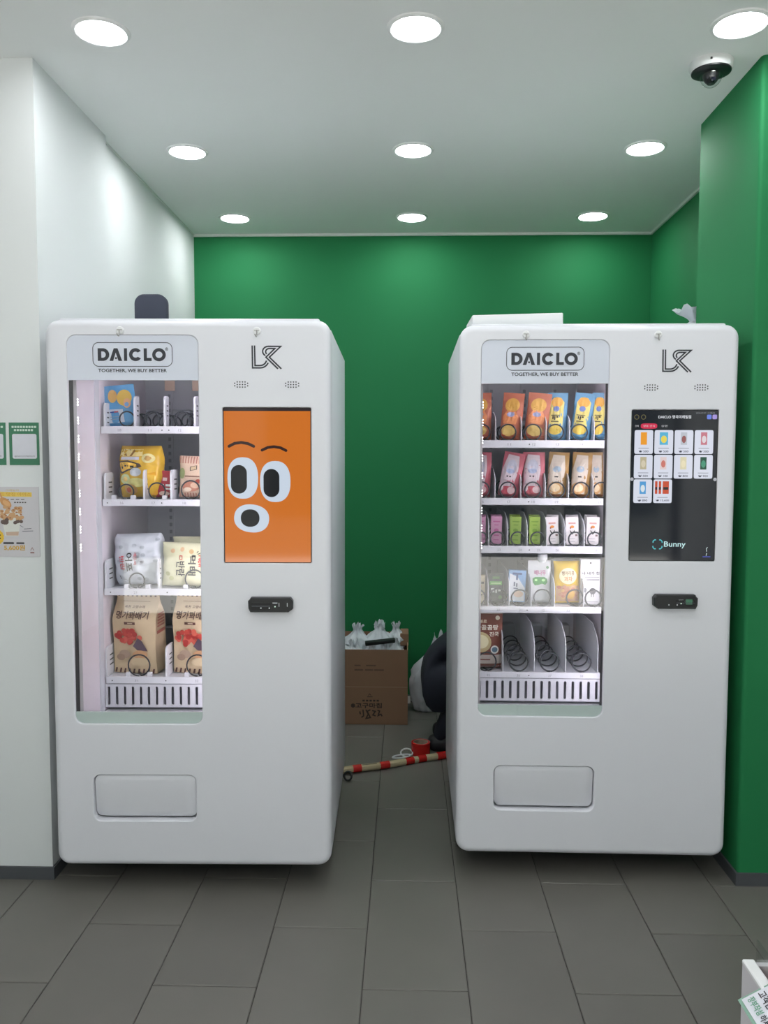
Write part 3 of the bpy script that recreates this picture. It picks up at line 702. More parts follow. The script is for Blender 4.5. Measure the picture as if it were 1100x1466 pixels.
place(pk, 'snack_bag', film((222, 178, 60), .25), [('r', .05, .62, .80, .93, (236, 214, 140)), ('p', [(.08, .82), (.16, .93), (.20, .92), (.14, .8)], (150, 105, 40)), ('p', [(.2, .82), (.26, .94), (.31, .92), (.26, .8)], (150, 105, 40)), ('p', [(.33, .8), (.4, .93), (.45, .9), (.38, .8)], (150, 105, 40)),
      ('r', .12, .55, .73, .79, (205, 205, 215)), ('p', [(.06, .7), (.3, .72), (.56, .66), (.6, .6), (.3, .52), (.14, .46), (.06, .5)], (70, 52, 40)), ('p', [(.09, .68), (.28, .69), (.5, .65), (.5, .6), (.3, .55), (.15, .5), (.09, .53)], (240, 190, 70)),
      ('r', .14, .18, .56, .64, K), ('r', .22, .32, .6, .63, K), ('r', .36, .44, .58, .62, K), ('e', .74, .76, .14, .09, (226, 214, 150)), ('e', .74, .76, .07, .05, (190, 150, 80)), ('e', .48, .5, .13, .08, (190, 196, 200)),
      ('e', .24, .36, .13, .1, (196, 206, 150)), ('e', .24, .36, .06, .05, (235, 200, 120)), ('e', .5, .3, .2, .09, (214, 206, 130)), ('p', [(.62, .06), (.92, .06), (.9, .5), (.66, .46)], (222, 160, 30)), ('e', .34, .17, .16, .1, (206, 160, 90)), ('e', .3, .16, .06, .05, (190, 90, 60))],
      'crumpled yellow snack bag with cartoon print on the second shelf of the left machine', 'snack bag', None, OL, RL, -.262, .355, zl[1] + .004, yaw=-.12)
place(Pack(.066, .10, .025, 'stand', 3), 'snack_pouch', film((176, 48, 62)), [('r', .35, .6, .62, .74, (226, 190, 190)), ('r', .3, .45, .44, .5, WHT), ('r', .55, .8, .42, .5, WHT), ('r', .5, .9, .3, .36, WHT), ('e', .5, .15, .3, .09, (220, 190, 180))],
      'small red pouch between the yellow bag and the beige striped bag', 'pouch', None, OL, RL, -.172, .335, zl[1] + .006, tilt=.05)
stripes = [('r', .02 + .085 * k, .055 + .085 * k, .82, .985, (176, 120, 108)) for k in range(12)] + [('r', .02 + .085 * k, .055 + .085 * k, .015, .12, (176, 120, 108)) for k in range(12)]
place(Pack(.125, .155, .05, 'pillow', 4), 'snack_bag', film((216, 190, 168), .6), stripes + [('p', [(.36, .64), (.58, .68), (.58, .78), (.36, .74)], (80, 70, 62)), ('p', [(.385, .655), (.555, .69), (.555, .765), (.385, .73)], (196, 172, 140)), ('e', .1, .58, .1, .13, (150, 160, 110)),
      ('r', .2, .72, .5, .53, (120, 86, 72)), ('e', .4, .28, .28, .13, (190, 130, 108)), ('e', .52, .3, .14, .07, (222, 186, 160)), ('e', .62, .4, .08, .05, (160, 70, 56)), ('e', .3, .2, .12, .05, (226, 206, 186))],
      'beige bag with striped crimped ends on the second shelf of the left machine', 'snack bag', None, OL, RL, -.054, .325, zl[1] + .006, tilt=.03)
blot = [('e', .12 + .8 * random.random(), .1 + .82 * random.random(), .045, .035, (176, 182, 192)) for _ in range(16)]
place(Pack(.185, .195, .11, 'pillow', 5, .12, .16), 'snack_bag', film((206, 211, 220), .3), blot + [('t', '\uc5b4\ud3ec', .30, .44, .30, .66, 1, K), ('t', '\ubc18\ub780', .17, .28, .32, .60, 1, (192, 60, 66)), ('t', '\uc5d0\ub4dc\uc640', .46, .52, .42, .66, 1, (192, 60, 66)), ('e', .6, .48, .06, .05, (166, 170, 178)), ('e', .61, .48, .03, .025, (90, 92, 100)), ('r', .15, .165, .14, .22, K)],
      'silver white crumpled snack bag with sideways lettering, left machine', 'snack bag', None, OL, RL, -.272, .355, zl[2] + .004, tilt=-.03)
pale = film((222, 220, 186), .45)
place(Pack(.20, .165, .05, 'pillow', 7, .08), 'snack_bag', pale, [], 'pale yellow bag standing behind the one marked New in the left machine', 'snack bag', None, OL, RL, -.068, .43, zl[2] + .016)
place(Pack(.20, .165, .075, 'pillow', 6, .08, .05), 'snack_bag', pale, [('e', .22, .82, .045, .05, (226, 190, 150)), ('e', .4, .86, .04, .05, (226, 190, 150)), ('e', .58, .82, .045, .05, (216, 180, 130)), ('e', .12, .3, .05, .05, (200, 200, 150)), ('e', .2, .2, .05, .05, (200, 200, 150)),
      ('t', '\uba39\ud0dc', .53, .68, .28, .74, 1, K), ('t', '\ubc18\ub780', .30, .47, .26, .60, 1, K), ('t', 'New', .72, .83, .46, .74, 1, (206, 44, 48)), ('r', .36, .42, .63, .73, (206, 90, 80)), ('r', .375, .405, .65, .71, (222, 220, 186)),
      ('p', [(.68, .8), (.71, .84), (.72, .83), (.69, .79)], K), ('p', [(.7, .77), (.75, .8), (.755, .785), (.705, .755)], K)],
      'pale yellow snack bag marked New with sideways lettering, left machine', 'snack bag', None, OL, RL, -.084, .322, zl[2] + .003, tilt=.03)
def kraft_art():
    D = []
    for k in range(9):
        D += [('p', [(.03 + .11 * k, .90), (.075 + .11 * k, .90), (.085 + .11 * k, .998), (.045 + .11 * k, .998)], (84, 50, 46)), ('p', [(.02 + .11 * k, .005), (.065 + .11 * k, .005), (.085 + .11 * k, .06), (.045 + .11 * k, .06)], (84, 50, 46))]
    D += [('r', .18, .82, .845, .85, (130, 98, 78)), ('t', '\uc625\ucc9c \uace0\ud5a5\uc218\ub798', .25, .72, .775, .805, 0, (98, 60, 52)), ('t', '\uba85\uac00\uaf48\ubc30\uae30', .09, .84, .66, .745, 0, (72, 40, 38)), ('r', .3, .56, .595, .627, (92, 56, 50)), ('r', .38, .5, .605, .617, (206, 184, 160))]
    for k in range(34):
        a = random.random() * 2 * PI; q = random.random() ** .5
        D.append(('e', .39 + .29 * q * math.cos(a), .44 + .09 * q * math.sin(a), .06, .032, random.choice([(188, 70, 60), (172, 52, 48), (204, 96, 80)])))
    D += [('p', [(.5, .34), (.62, .44), (.72, .4), (.84, .28), (.6, .29)], (86, 70, 84)), ('e', .3, .24, .14, .05, (176, 152, 132)), ('e', .2, .2, .1, .04, (160, 134, 116)), ('e', .66, .24, .17, .05, (206, 160, 120)), ('e', .64, .15, .2, .05, (214, 194, 160))]
    return D
kraft = film((206, 184, 152), .65)
pkk = Pack(.17, .318, .11, 'gusset', 8, .06)
for s_, lab in ((-.283, 'whole kraft bag of red snacks on the lowest shelf of the left machine'), (-.055, 'kraft bag of red snacks cut off by the window edge, left machine')):
    ob = place(pkk, 'kraft_bag', kraft, kraft_art(), lab, 'snack bag', 'kraft bags on the lowest shelf', OL, RL, s_, .375, zl[3] + .004, lean=.06, yaw=-.16)
    m = MB()
    for k in range(5): m.box(.0862, .0868, -.03 + .002 * k, .03, .175 + .011 * k, .181 + .011 * k)
    m.box(.0862, .0868, -.035, .035, .15, .162); m.obj('side_print', ink((150, 84, 70)), ob, smooth=False)
# right machine ----------------------------------------------------
zr = [S['z'][0] for S in (T1, T2, T3, T4, T5)]
def art_orange(): return [('e', .5, .74, .34, .15, (226, 176, 84)), ('e', .5, .55, .22, .07, (168, 176, 206)), ('p', [(.2, .34), (.8, .34), (.86, .5), (.7, .62), (.3, .62), (.14, .5)], (232, 150, 96)), ('e', .5, .54, .18, .05, (162, 170, 206)), ('e', .5, .2, .34, .12, (232, 196, 112)), ('r', .06, .94, .03, .1, (206, 84, 52))]
def art_blue(): return [('p', [(.14, .3), (.82, .3), (.84, .8), (.66, .9), (.3, .9), (.14, .8)], (226, 212, 124)), ('e', .48, .80, .30, .11, (226, 170, 76)), ('e', .46, .66, .16, .06, (118, 138, 196)), ('r', .22, .66, .515, .53, K), ('r', .3, .36, .44, .5, K), ('r', .4, .46, .42, .5, K), ('r', .5, .6, .47, .5, K), ('r', .24, .62, .38, .40, (90, 80, 60)), ('e', .46, .22, .36, .11, (230, 200, 90)), ('r', .04, .96, .02, .13, (92, 160, 205))]
def art_pink(): return [('p', [(.05, .14), (.74, .14), (.84, .6), (.76, .93), (.22, .95), (.05, .6)], (210, 194, 202)), ('e', .48, .68, .24, .16, (196, 196, 212)), ('e', .48, .58, .2, .05, (168, 178, 210)), ('r', .36, .44, .45, .48, K), ('r', .5, .58, .45, .48, K), ('e', .52, .16, .34, .09, (198, 84, 100)), ('e', .7, .17, .17, .08, (236, 200, 206)), ('e', .2, .2, .12, .08, (236, 220, 224))]
def art_brown(): return [('p', [(.05, .08), (.76, .08), (.85, .6), (.78, .93), (.22, .94), (.05, .6)], (204, 192, 178)), ('e', .46, .62, .2, .07, (160, 178, 196)), ('r', .38, .56, .44, .47, K), ('e', .44, .2, .36, .13, (206, 158, 104)), ('e', .44, .21, .26, .09, (232, 208, 170)), ('r', .05, .95, .02, .06, (160, 96, 56))]
G1, G2 = 'fruit drink pouches on the top shelf', 'drink pouches on the second shelf'
ORG, BLU, PNK, BRN = film((194, 114, 88)), film((104, 154, 188)), film((188, 96, 110)), film((166, 128, 76))
for i, (s_, wd_, mt, art, yaw_, tl, lab) in enumerate((
    (-.374, .085, ORG, art_orange, -.25, 0, 'orange fruit pouch at the left end of the top shelf, right machine'),
    (-.262, .082, ORG, art_orange, -.35, .10, 'orange fruit pouch leaning right, middle of the three orange ones, right machine'),
    (-.166, .088, ORG, art_orange, -.30, .12, 'orange fruit pouch next to the first blue one on the top shelf, right machine'),
    (-.083, .074, BLU, art_blue, -.28, .03, 'blue and yellow pouch next to the orange pouches on the top shelf, right machine'),
    (.005, .074, BLU, art_blue, -.28, .12, 'blue and yellow pouch leaning right, middle of the three blue ones, right machine'),
    (.074, .060, BLU, art_blue, -.22, .05, 'blue and yellow pouch at the right end of the top shelf, right machine'))):
    place(Pack(wd_, .18, .07, 'stand', 20 + i, .16, .07), 'drink_pouch', mt, art(), lab, 'pouch', G1, OR, RR, s_, .335, zr[0] + .004, tilt=tl, yaw=yaw_)
for i, (s_, wd_, mt, art, yaw_, tl, lab) in enumerate((
    (-.374, .080, PNK, art_pink, -.25, .03, 'pink pouch at the left end of the second shelf, right machine'),
    (-.266, .080, PNK, art_pink, -.35, .16, 'pink pouch leaning far right on the second shelf, right machine'),
    (-.170, .084, PNK, art_pink, -.25, .02, 'pink pouch next to the brown pouches on the second shelf, right machine'),
    (-.078, .078, BRN, art_brown, -.30, .05, 'brown and cream pouch next to the pink pouches, right machine'),
    (.010, .074, BRN, art_brown, -.30, .06, 'brown and cream pouch, middle of the three on the second shelf, right machine'),
    (.074, .056, BRN, art_brown, -.2, .0, 'brown and cream pouch at the right end of the second shelf, right machine'))):
    place(Pack(wd_, .172, .07, 'stand', 30 + i, .16, .07), 'drink_pouch', mt, art(), lab, 'pouch', G2, OR, RR, s_, .335, zr[1] + .004, tilt=tl, yaw=yaw_)
def art_stick(c): return [('r', .18, .82, .80, .84, c), ('r', .3, .7, .68, .71, c), ('r', .25, .75, .30, .34, c), ('r', .25, .75, .14, .17, c), ('e', .5, .5, .22, .07, c)]
def art_white(): return [('r', .22, .78, .74, .80, (206, 156, 150)), ('e', .5, .64, .16, .05, (226, 142, 62)), ('e', .36, .6, .06, .03, (150, 70, 60)), ('p', [(.3, .52), (.36, .42), (.5, .36), (.64, .42), (.7, .52), (.66, .52), (.5, .41), (.34, .52)], K), ('r', .72, .9, .3, .37, (120, 96, 96)), ('r', .2, .7, .2, .22, (170, 170, 176)), ('r', .2, .7, .1, .12, (170, 170, 176))]
for i, (s_, c_, art, tl, lab) in enumerate((
    (-.372, (204, 142, 180), art_stick((188, 92, 148)), 0, 'pink stick pack partly behind the window edge, third shelf, right machine'),
    (-.311, (204, 142, 180), art_stick((188, 92, 148)), .02, 'pink stick pack beside the green ones, third shelf, right machine'),
    (-.238, (150, 180, 70), art_stick((112, 150, 30)), .03, 'lime green stick pack next to the pink ones, third shelf, right machine'),
    (-.163, (150, 180, 70), art_stick((112, 150, 30)), .0, 'lime green stick pack next to the white ones, third shelf, right machine'),
    (-.092, (226, 220, 222), art_white(), -.07, 'white stick pack tilting left, first of three on the third shelf, right machine'),
    (-.018, (226, 220, 222), art_white(), -.04, 'white stick pack in the middle of three on the third shelf, right machine'),
    (.056, (226, 220, 222), art_white(), .03, 'white stick pack at the right end of the third shelf, right machine'))):
    wd_ = .041 if i < 4 else .047
    place(Pack(wd_, .106, .022, 'carton', 40 + i, .03), 'stick_pack', film(c_), art, lab, 'stick pack', 'stick packs on the third shelf', OR, RR, s_, .315, zr[2] + .005, tilt=tl, yaw=-.12)
    place(Pack(wd_, .110, .022, 'carton', 50 + i, .03), 'stick_pack', film(c_), [], '%s stick pack in the second rank, %s from the left, right machine' % (('pink', 'pink', 'lime green', 'lime green', 'white', 'white', 'white')[i], ('first', 'second', 'third', 'fourth', 'fifth', 'sixth', 'last')[i]), 'stick pack', 'stick packs in the back of the third shelf', OR, RR, s_ + .004, .365, zr[2] + .005, yaw=-.12)
G4 = 'packs on the fourth shelf'
place(Pack(.05, .11, .03, 'carton', 61, .02), 'food_carton', film((196, 184, 156)), [('r', .1, .9, .7, .78, (70, 62, 52)), ('r', .3, .7, .58, .66, (150, 60, 50)), ('r', .1, .9, .1, .45, (222, 212, 186)), ('r', .2, .8, .3, .34, (90, 80, 66))],
      'small beige carton cut off by the left window edge, fourth shelf, right machine', 'carton', G4, OR, RR, -.376, .325, zr[3] + .004)
place(Pack(.062, .115, .035, 'stand', 62), 'food_pouch', film((40, 50, 48)), [('r', .12, .88, .62, .74, (90, 166, 70)), ('r', .2, .8, .655, .69, (190, 220, 160)), ('r', .3, .74, .82, .9, (70, 120, 60)), ('r', .2, .4, .38, .52, (206, 210, 206)), ('r', .46, .56, .36, .52, (206, 210, 206)), ('r', .62, .8, .42, .5, (206, 210, 206)), ('e', .4, .18, .2, .08, (60, 66, 62)), ('e', .75, .22, .12, .07, (70, 110, 60))],
      'black and green pouch on the fourth shelf, right machine', 'pouch', G4, OR, RR, -.309, .33, zr[3] + .004)
place(Pack(.066, .122, .03, 'carton', 63, .03), 'food_pouch', film((120, 160, 206)), [('p', [(.04, .03), (.96, .03), (.96, .45), (.5, .8), (.04, .9)], (214, 218, 226)), ('p', [(.2, .93), (.75, .93), (.75, .87), (.53, .87), (.53, .7), (.42, .7), (.42, .87), (.2, .87)], (46, 72, 130)), ('r', .3, .38, .5, .64, (90, 96, 120)), ('r', .44, .52, .48, .6, (90, 96, 120)), ('r', .3, .56, .42, .45, (90, 96, 120)), ('e', .6, .26, .28, .11, (216, 190, 172))],
      'blue and white pouch with a large letter T, fourth shelf, right machine', 'pouch', G4, OR, RR, -.232, .325, zr[3] + .012, tilt=.05)
sp = place(Pack(.088, .165, .05, 'stand', 64), 'spout_pouch', film((206, 208, 212), .25), [('t', '\ubc30\ub098\ubb34', .28, .78, .66, .78, 0, (186, 96, 150)), ('e', .86, .84, .06, .035, (60, 110, 70)), ('p', [(.2, .58), (.3, .62), (.7, .62), (.82, .58), (.84, .5), (.74, .44), (.6, .47), (.44, .44), (.28, .43), (.2, .5)], (52, 140, 62)), ('e', .34, .55, .06, .025, (170, 226, 150)), ('e', .66, .55, .08, .03, (170, 226, 150)), ('e', .5, .2, .3, .12, (186, 190, 196))],
      'silver spout pouch with white cap and green pods, fourth shelf, right machine', 'pouch', G4, OR, RR, -.139, .345, zr[3] + .004)
MB().lathe([(0.0001, .024), (.017, .024), (.019, .022), (.019, .002), (.014, .0), (.014, -.008), (.0001, -.008)], 18, (.012, 0, .167)).obj('cap', mat('cap_white', (222, 226, 230), .35), sp)
ps = [('e', .08 + .84 * random.random(), .06 + .36 * random.random(), .07, .04, random.choice([(196, 142, 112), (206, 164, 110), (186, 120, 96)])) for _ in range(34)]
place(Pack(.102, .165, .05, 'pillow', 65), 'snack_bag', film((224, 186, 44), .3), [('r', .05, .95, .05, .42, (200, 160, 120))] + ps + [('e', .5, .66, .34, .19, (222, 214, 176)), ('t', '\ubcd1\uc544\ub9ac\ucf69', .26, .74, .68, .78, 0, (122, 84, 60)), ('t', '\uacfc\uc790', .34, .66, .54, .65, 0, (196, 120, 70)), ('e', .6, .22, .16, .1, (206, 160, 60))],
      'yellow bag of roasted chickpeas on the fourth shelf, right machine', 'snack bag', G4, OR, RR, -.030, .345, zr[3] + .004, tilt=-.02)
place(Pack(.098, .162, .04, 'pillow', 66), 'snack_bag', film((222, 224, 230), .3), [], 'plain back of a pack behind the yellow chickpea bag, right machine', 'snack bag', G4, OR, RR, -.030, .43, zr[3] + .004)
place(Pack(.074, .175, .03, 'carton', 67, .02), 'snack_bag', film((222, 222, 228), .4), [('e', .5, .92, .05, .02, K), ('t', '\ub098\u00b7\ub0b4\uac00 \ucc9c', .06, .96, .66, .73, 0, K), ('r', .2, .96, .6, .612, (130, 130, 136)), ('r', .3, .96, .54, .56, (90, 90, 96)), ('e', .22, .32, .1, .05, (120, 120, 128)), ('r', .18, .2, .2, .28, K), ('r', .24, .26, .2, .28, K), ('e', .62, .3, .17, .07, (84, 84, 92)), ('r', .54, .57, .17, .24, K), ('r', .66, .69, .17, .24, K), ('r', .1, .9, .06, .075, (170, 170, 178))],
      'white pack with small black drawings at the right end of the fourth shelf, right machine', 'snack bag', G4, OR, RR, .052, .325, zr[3] + .004)
place(Pack(.122, .228, .05, 'stand', 68), 'food_pouch', film((120, 58, 44), .35), [('r', .0, 1, .93, .995, (206, 200, 196)), ('r', .02, .98, .02, .24, (190, 180, 172)), ('e', .30, .45, .34, .17, (196, 176, 130)), ('e', .30, .46, .25, .115, (226, 218, 180)), ('t', '\uc0ac\uace8\uacf0\ud0d5', .14, .86, .655, .74, 0, (236, 226, 210)), ('t', '\uc9c4\uad6d', .58, .88, .55, .625, 0, (236, 226, 210)), ('t', '\uc120\ubd09\ub85c', .14, .5, .77, .83, 0, (236, 220, 190)), ('e', .84, .86, .07, .038, (222, 210, 190)), ('e', .74, .33, .13, .07, (226, 226, 222)), ('e', .74, .33, .09, .045, (90, 120, 140)), ('r', .2, .6, .15, .17, (120, 70, 60)), ('r', .2, .8, .08, .095, (130, 110, 100))],
      'brown soup pouch on the lowest shelf, right machine', 'pouch', None, OR, RR, -.342, .33, zr[4] + .004)

# ------------------------------------------------------------------ things on top of the machines
x, y = world(OL, RL, -.252, .48)
m = MB()
P = rr(-.063, .063, 0, .165, .036, 8, (0, 0, 1, 1)); Q = rr(-.060, .060, .001, .160, .033, 8, (0, 0, 1, 1))
m.loops([o3(Q, -.016), o3(P, -.011), o3(P, .011), o3(Q, .016)]); m.fill([Q], -.016); m.fill([Q], .016)
rb = m.obj('rounded_box', mat('charcoal_fabric', (62, 66, 80), .85, bump=.3, bscale=300), None, (x, y, 1.9635), RL)  # plain dark box with rounded top, purpose unknown
tag(rb, 'dark charcoal box with rounded top corners standing on the left machine', 'speaker')
MB().box(-.055, .055, -.014, .014, -.0006, .006).obj('base', M_BLACK, rb, smooth=False)
x, y = world(OR, RR, -.262, .255)
m = MB().rbox(-.163, .163, -.11, .11, 0, .048, .003, 1)
bx_ = m.obj('white_carton', mat('white_board', (228, 230, 232), .6, var=.02), None, (x, y, 1.9635), RR + .03); tag(bx_, 'flat white carton lying on top of the right machine', 'carton')
bx_.rotation_euler[1] = -.028
MB().box(-.162, .162, -.001, .001, .0475, .0488).obj('lid_seam', ink((190, 192, 194)), bx_, smooth=False)
bx_.location.z += .005

def bag_mesh(name, w, h, seed, flare=.35, neck=.72, mt=None, d=1.0, nu=40, nv=22, wr=.10, shear=0.0):
    m = MB(); L = []
    for j in range(nv + 1):
        v = j / nv; row = []
        if v < neck: r = (.62 + .38 * math.sin(min(1, v / (neck * .55)) * PI / 2)) * (1 - .75 * smooth(neck * .55, neck, v))
        else: r = .25 + flare * (v - neck) / (1 - neck)
        if j == 0: r = .45
        for i in range(nu):
            a = 2 * PI * i / nu; q = Vector((math.cos(a) * 2.2 + seed * 3, math.sin(a) * 2.2, v * 4 + seed))
            k = 1 + wr * 2 * noise.noise(q) + wr * 1.3 * abs(noise.noise(q * 2.7)) + wr * .8 * math.sin(a * 7 + v * 3 + seed) * smooth(neck * .4, neck, v)
            zz = v * h + (.05 * h * noise.noise(q * 1.5) if j > 0 else 0) + (.22 * h * noise.noise(Vector((math.cos(a) * 2.4, math.sin(a) * 2.4 + seed, 0))) * smooth(.7, 1.0, v))
            row.append((shear * v ** 2 + w / 2 * r * k * math.cos(a), d * w / 2 * r * k * math.sin(a), max(zz, 0.0)))
        L.append(row)
    m.loops(L); m.fan(L[0])
    return m.mesh(name, mt, angle=60)
M_BAG = mat('white_plastic_film', (214, 218, 224), .35, var=.12, vscale=14, bump=.5, bscale=40)
bgo = link('plastic_bag', bag_mesh('plastic_bag', .26, .17, 3.3, .5, .7, M_BAG), None, (1.235, 3.56, 1.9635)); tag(bgo, 'crumpled white plastic bag on top of the right machine beside the pillar', 'plastic bag')

# ------------------------------------------------------------------ security camera on the ceiling
cc = empty('security_camera', (1.0215, 2.889, ZC)); tag(cc, 'white and black dome security camera on the ceiling by the green pillar', 'security camera')
MB().lathe([(.070, 0), (.070, -.018), (.066, -.028), (.060, -.030)], 36).obj('housing', mat('camera_white', (226, 228, 228), .35), cc)
m = MB().lathe([(.0645, -.0285), (.064, -.033), (.052, -.038), (.041, -.039)], 36); m.fan([(.041 * math.cos(2 * PI * i / 36), .041 * math.sin(2 * PI * i / 36), -.039) for i in range(36)]); m.obj('black_ring', M_BLACK, cc)
m = MB().lathe([(.037 * math.cos(k / 8 * PI / 2), -.039 - .042 * math.sin(k / 8 * PI / 2)) for k in range(8)] + [(.001, -.081)], 30); m.obj('dome', M_ACRYLIC, cc)
m = MB().lathe([(.0001, -.071), (.012, -.070), (.020, -.062), (.026, -.050), (.027, -.039)], 24); m.obj('camera_ball', M_BLACK, cc)
m = MB().lathe([(.0001, -.004), (.007, -.004), (.009, 0), (.009, .006)], 16, (0, -.021, -.062), axis='y'); m.obj('lens', mat('lens_glass', (30, 32, 44), .05), cc)
MB().box(-.027, -.021, -.0695, -.066, -.018, -.012).obj('latch', M_BLACK, cc, smooth=False)

# ------------------------------------------------------------------ posters on the white wall
def sheet(name, x0, x1, z0, z1, col, label, cat, group=None):
    o = empty(name, ((x0 + x1) / 2, YLP, z0)); tag(o, label, cat, group)
    MB().box(x0 - (x0 + x1) / 2, x1 - (x0 + x1) / 2, -.0025, -.0003, 0, z1 - z0).obj('sheet', mat(name + '_paper', col, .35, var=.10, vscale=3), o, smooth=False)
    return o
for x0, lab in ((-1.370, 'green printed card with a white panel, on the white wall nearest the left machine'), (-1.486, 'green printed card with a white panel, cut off by the left edge of the photo')):
    c_ = sheet('notice_card', x0, x0 + .104, 1.473, 1.619, (62, 124, 94), lab, 'notice', 'green cards on the white wall')
    MB().fill([rr(-.041, .044, .022, .107, .006, 5)], -.0029).obj('white_panel', ink((216, 216, 226), .35), c_, smooth=False)
    m = MB(); text(m, '@DAICLO.PREMIUM', -.034, .036, .027, .033, -.0033); m.obj('caption', ink((96, 98, 106)), c_, smooth=False)
    m = MB()
    for k in range(9): m.fill([rr(-.042 + .0098 * k, -.0345 + .0098 * k, .1275, .1345, .001, 2)], -.0029)
    for k in range(7): m.fill([rr(-.034 + .0098 * k, -.0265 + .0098 * k, .1165, .1235, .001, 2)], -.0029)
    m.obj('heading_lines', ink((206, 224, 212)), c_, smooth=False)
p_ = sheet('dessert_poster', -1.444, -1.272, 1.155, 1.398, (206, 203, 208), 'pale poster of a dessert cup priced 5,600 on the white wall', 'poster')
def pf(name, polys, col, k=0):
    m = MB()
    for i_, P in enumerate(polys): m.fill([[(a, b) for a, b in P]], -.0028 - .0003 * k - .000007 * i_)
    return m.obj(name, ink(col, .35), p_, smooth=False)
# poster coordinates: x -.086 .. .086, z 0 .. .243 ; the photo shows x > -.05
pf('heading_band', [[(-.086, .210), (.062, .208), (.062, .224), (-.086, .226)]], (232, 200, 96), 0)
m = MB(); text(m, '\uc694\uac70\ud2b8 \ub9db\uc9d1 \uc544\uc774\uc2a4', -.082, .060, .211, .2235, -.0032); m.obj('heading_text', ink((212, 160, 50)), p_, smooth=False)
m = MB(); text(m, '\uadf8\ub798\ub180\ub77c', -.03, .018, .2275, .2345, -.003); m.obj('heading_text', ink((206, 176, 90)), p_, smooth=False)
pf('fine_print', [[(-.03 + .018 * k, .198), (-.018 + .018 * k, .198), (-.018 + .018 * k, .2005), (-.03 + .018 * k, .2005)] for k in range(4)] + [[(-.0 + .009 * k, .187), (.006 + .009 * k, .187), (.006 + .009 * k, .191), (-.0 + .009 * k, .191)] for k in range(5)], (90, 84, 80), 1)
pf('spoon', [[(-.086, .232), (-.06, .222), (-.045, .205), (-.038, .203), (-.05, .226), (-.086, .240)], ell(-.030, .188, .024, .0135, 24, 2, -.7)], (206, 150, 96), 2)
pf('spoon_bowl', [ell(-.027, .186, .015, .008, 20, 2, -.6)], (222, 172, 120), 3)
pf('cup', [[(-.05, .16), (.026, .16), (.012, .072), (-.034, .072)]], (222, 222, 216), 1)
pf('cup_band', [[(-.032, .086), (.014, .088), (.012, .074), (-.03, .074)]], (206, 178, 158), 2)
rnd = random.Random(4)
pf('topping', [ell(-.048 + .074 * rnd.random(), .128 + .048 * rnd.random(), .008, .006, 10) for _ in range(34)], (206, 162, 118), 2)
pf('topping', [ell(-.046 + .07 * rnd.random(), .13 + .04 * rnd.random(), .004, .003, 8) for _ in range(18)], (180, 124, 84), 3)
pf('topping', [ell(-.044 + .068 * rnd.random(), .117 + .012 * rnd.random(), .007, .006, 9) for _ in range(16)], (104, 86, 82), 4)
pf('badge', [[(-.066 + (.026 + .002 * (i % 2)) * math.cos(i * PI / 16), .068 + (.026 + .002 * (i % 2)) * math.sin(i * PI / 16)) for i in range(32)]], (232, 190, 60), 2)
pf('badge_print', [[(-.076, .07), (-.05, .078), (-.05, .073), (-.076, .065)], [(-.076, .06), (-.05, .067), (-.05, .062), (-.076, .055)]], (70, 56, 30), 3)
pf('price_label', [rr(-.042, -.004, .044, .051, .003, 3), [(.004, .0445), (.032, .0445), (.032, .0505), (.004, .0505)]], (70, 68, 72), 2)
m = MB(); text(m, '5,600\uc6d0', -.04, .034, .021, .041, -.0034, bold=.03); m.obj('price_text', ink((214, 170, 74)), p_, smooth=False)
m = MB(); ribbon(m, [(.053, .022), (.059, .032), (.065, .022)], .002, -.003); m.fill([[(.052, .012), (.066, .012), (.066, .017), (.052, .017)]], -.003); m.obj('emblem', ink((150, 110, 110)), p_, smooth=False)
m = MB(); ribbon(m, [(.014, .107), (.019, .109), (.025, .105), (.03, .103)], .002, -.003); m.fill([[(.032, .098), (.058, .100), (.058, .0975), (.032, .0955)]], -.003); m.fill([[(.026, .090), (.064, .0915), (.064, .089), (.026, .0875)]], -.003); m.obj('scribble', ink((120, 118, 130)), p_, smooth=False)

# ------------------------------------------------------------------ carton with bags behind the machines
cx0, cx1, cy0, cy1, ch = -.47, .010, 4.535, 4.885, .427
M_CARD = mat('cardboard', (146, 112, 88), .8, var=.06, vscale=10, bump=.2, bscale=120)
cb = empty('cardboard_box', ((cx0 + cx1) / 2, cy0, 0)); tag(cb, 'open brown cardboard box filled with white bags, behind the left machine', 'box')
hw_ = (cx1 - cx0) / 2; dp = cy1 - cy0; t_ = .005
MB().box(-hw_, hw_, 0, t_, .002, ch).obj('front_panel', M_CARD, cb, smooth=False)
MB().box(-hw_, hw_, dp - t_, dp, .002, ch + .03).obj('back_panel', M_CARD, cb, smooth=False)
for x in (-hw_, hw_ - t_): MB().box(x, x + t_, t_, dp - t_, .002, ch).obj('side_panel', M_CARD, cb, smooth=False)
MB().box(-hw_, hw_, 0, dp, 0, .004).obj('bottom_panel', M_CARD, cb, smooth=False)
MB().rbox(hw_ - .045, hw_ + .004, dp * .55, dp - .006, ch - .02, ch + .05, .002, 1).obj('side_flap', M_CARD, cb)
MB().box(-hw_, hw_, -.0006, 0, .214, .2165).obj('tape_line', ink((176, 146, 118)), cb, smooth=False)
m = MB(); text(m, '\uace0\uad6c\ub9c8\uce69', -.055, .095, .094, .124, -.0008, bold=.03); m.fill([ell(-.068, .108, .012, .012)], -.0008); m.obj('box_print', ink((62, 46, 38)), cb, smooth=False)
m = MB()
for k in range(5): m.fill([rr(-.015 + .02 * k, -.002 + .02 * k, .132, .142, .001, 2)], -.0008)
ribbon(m, [(.018, .166), (.026, .176), (.034, .166)], .003, -.0008); m.fill([[(.012, .157), (.042, .157), (.042, .161), (.012, .161)]], -.0008)
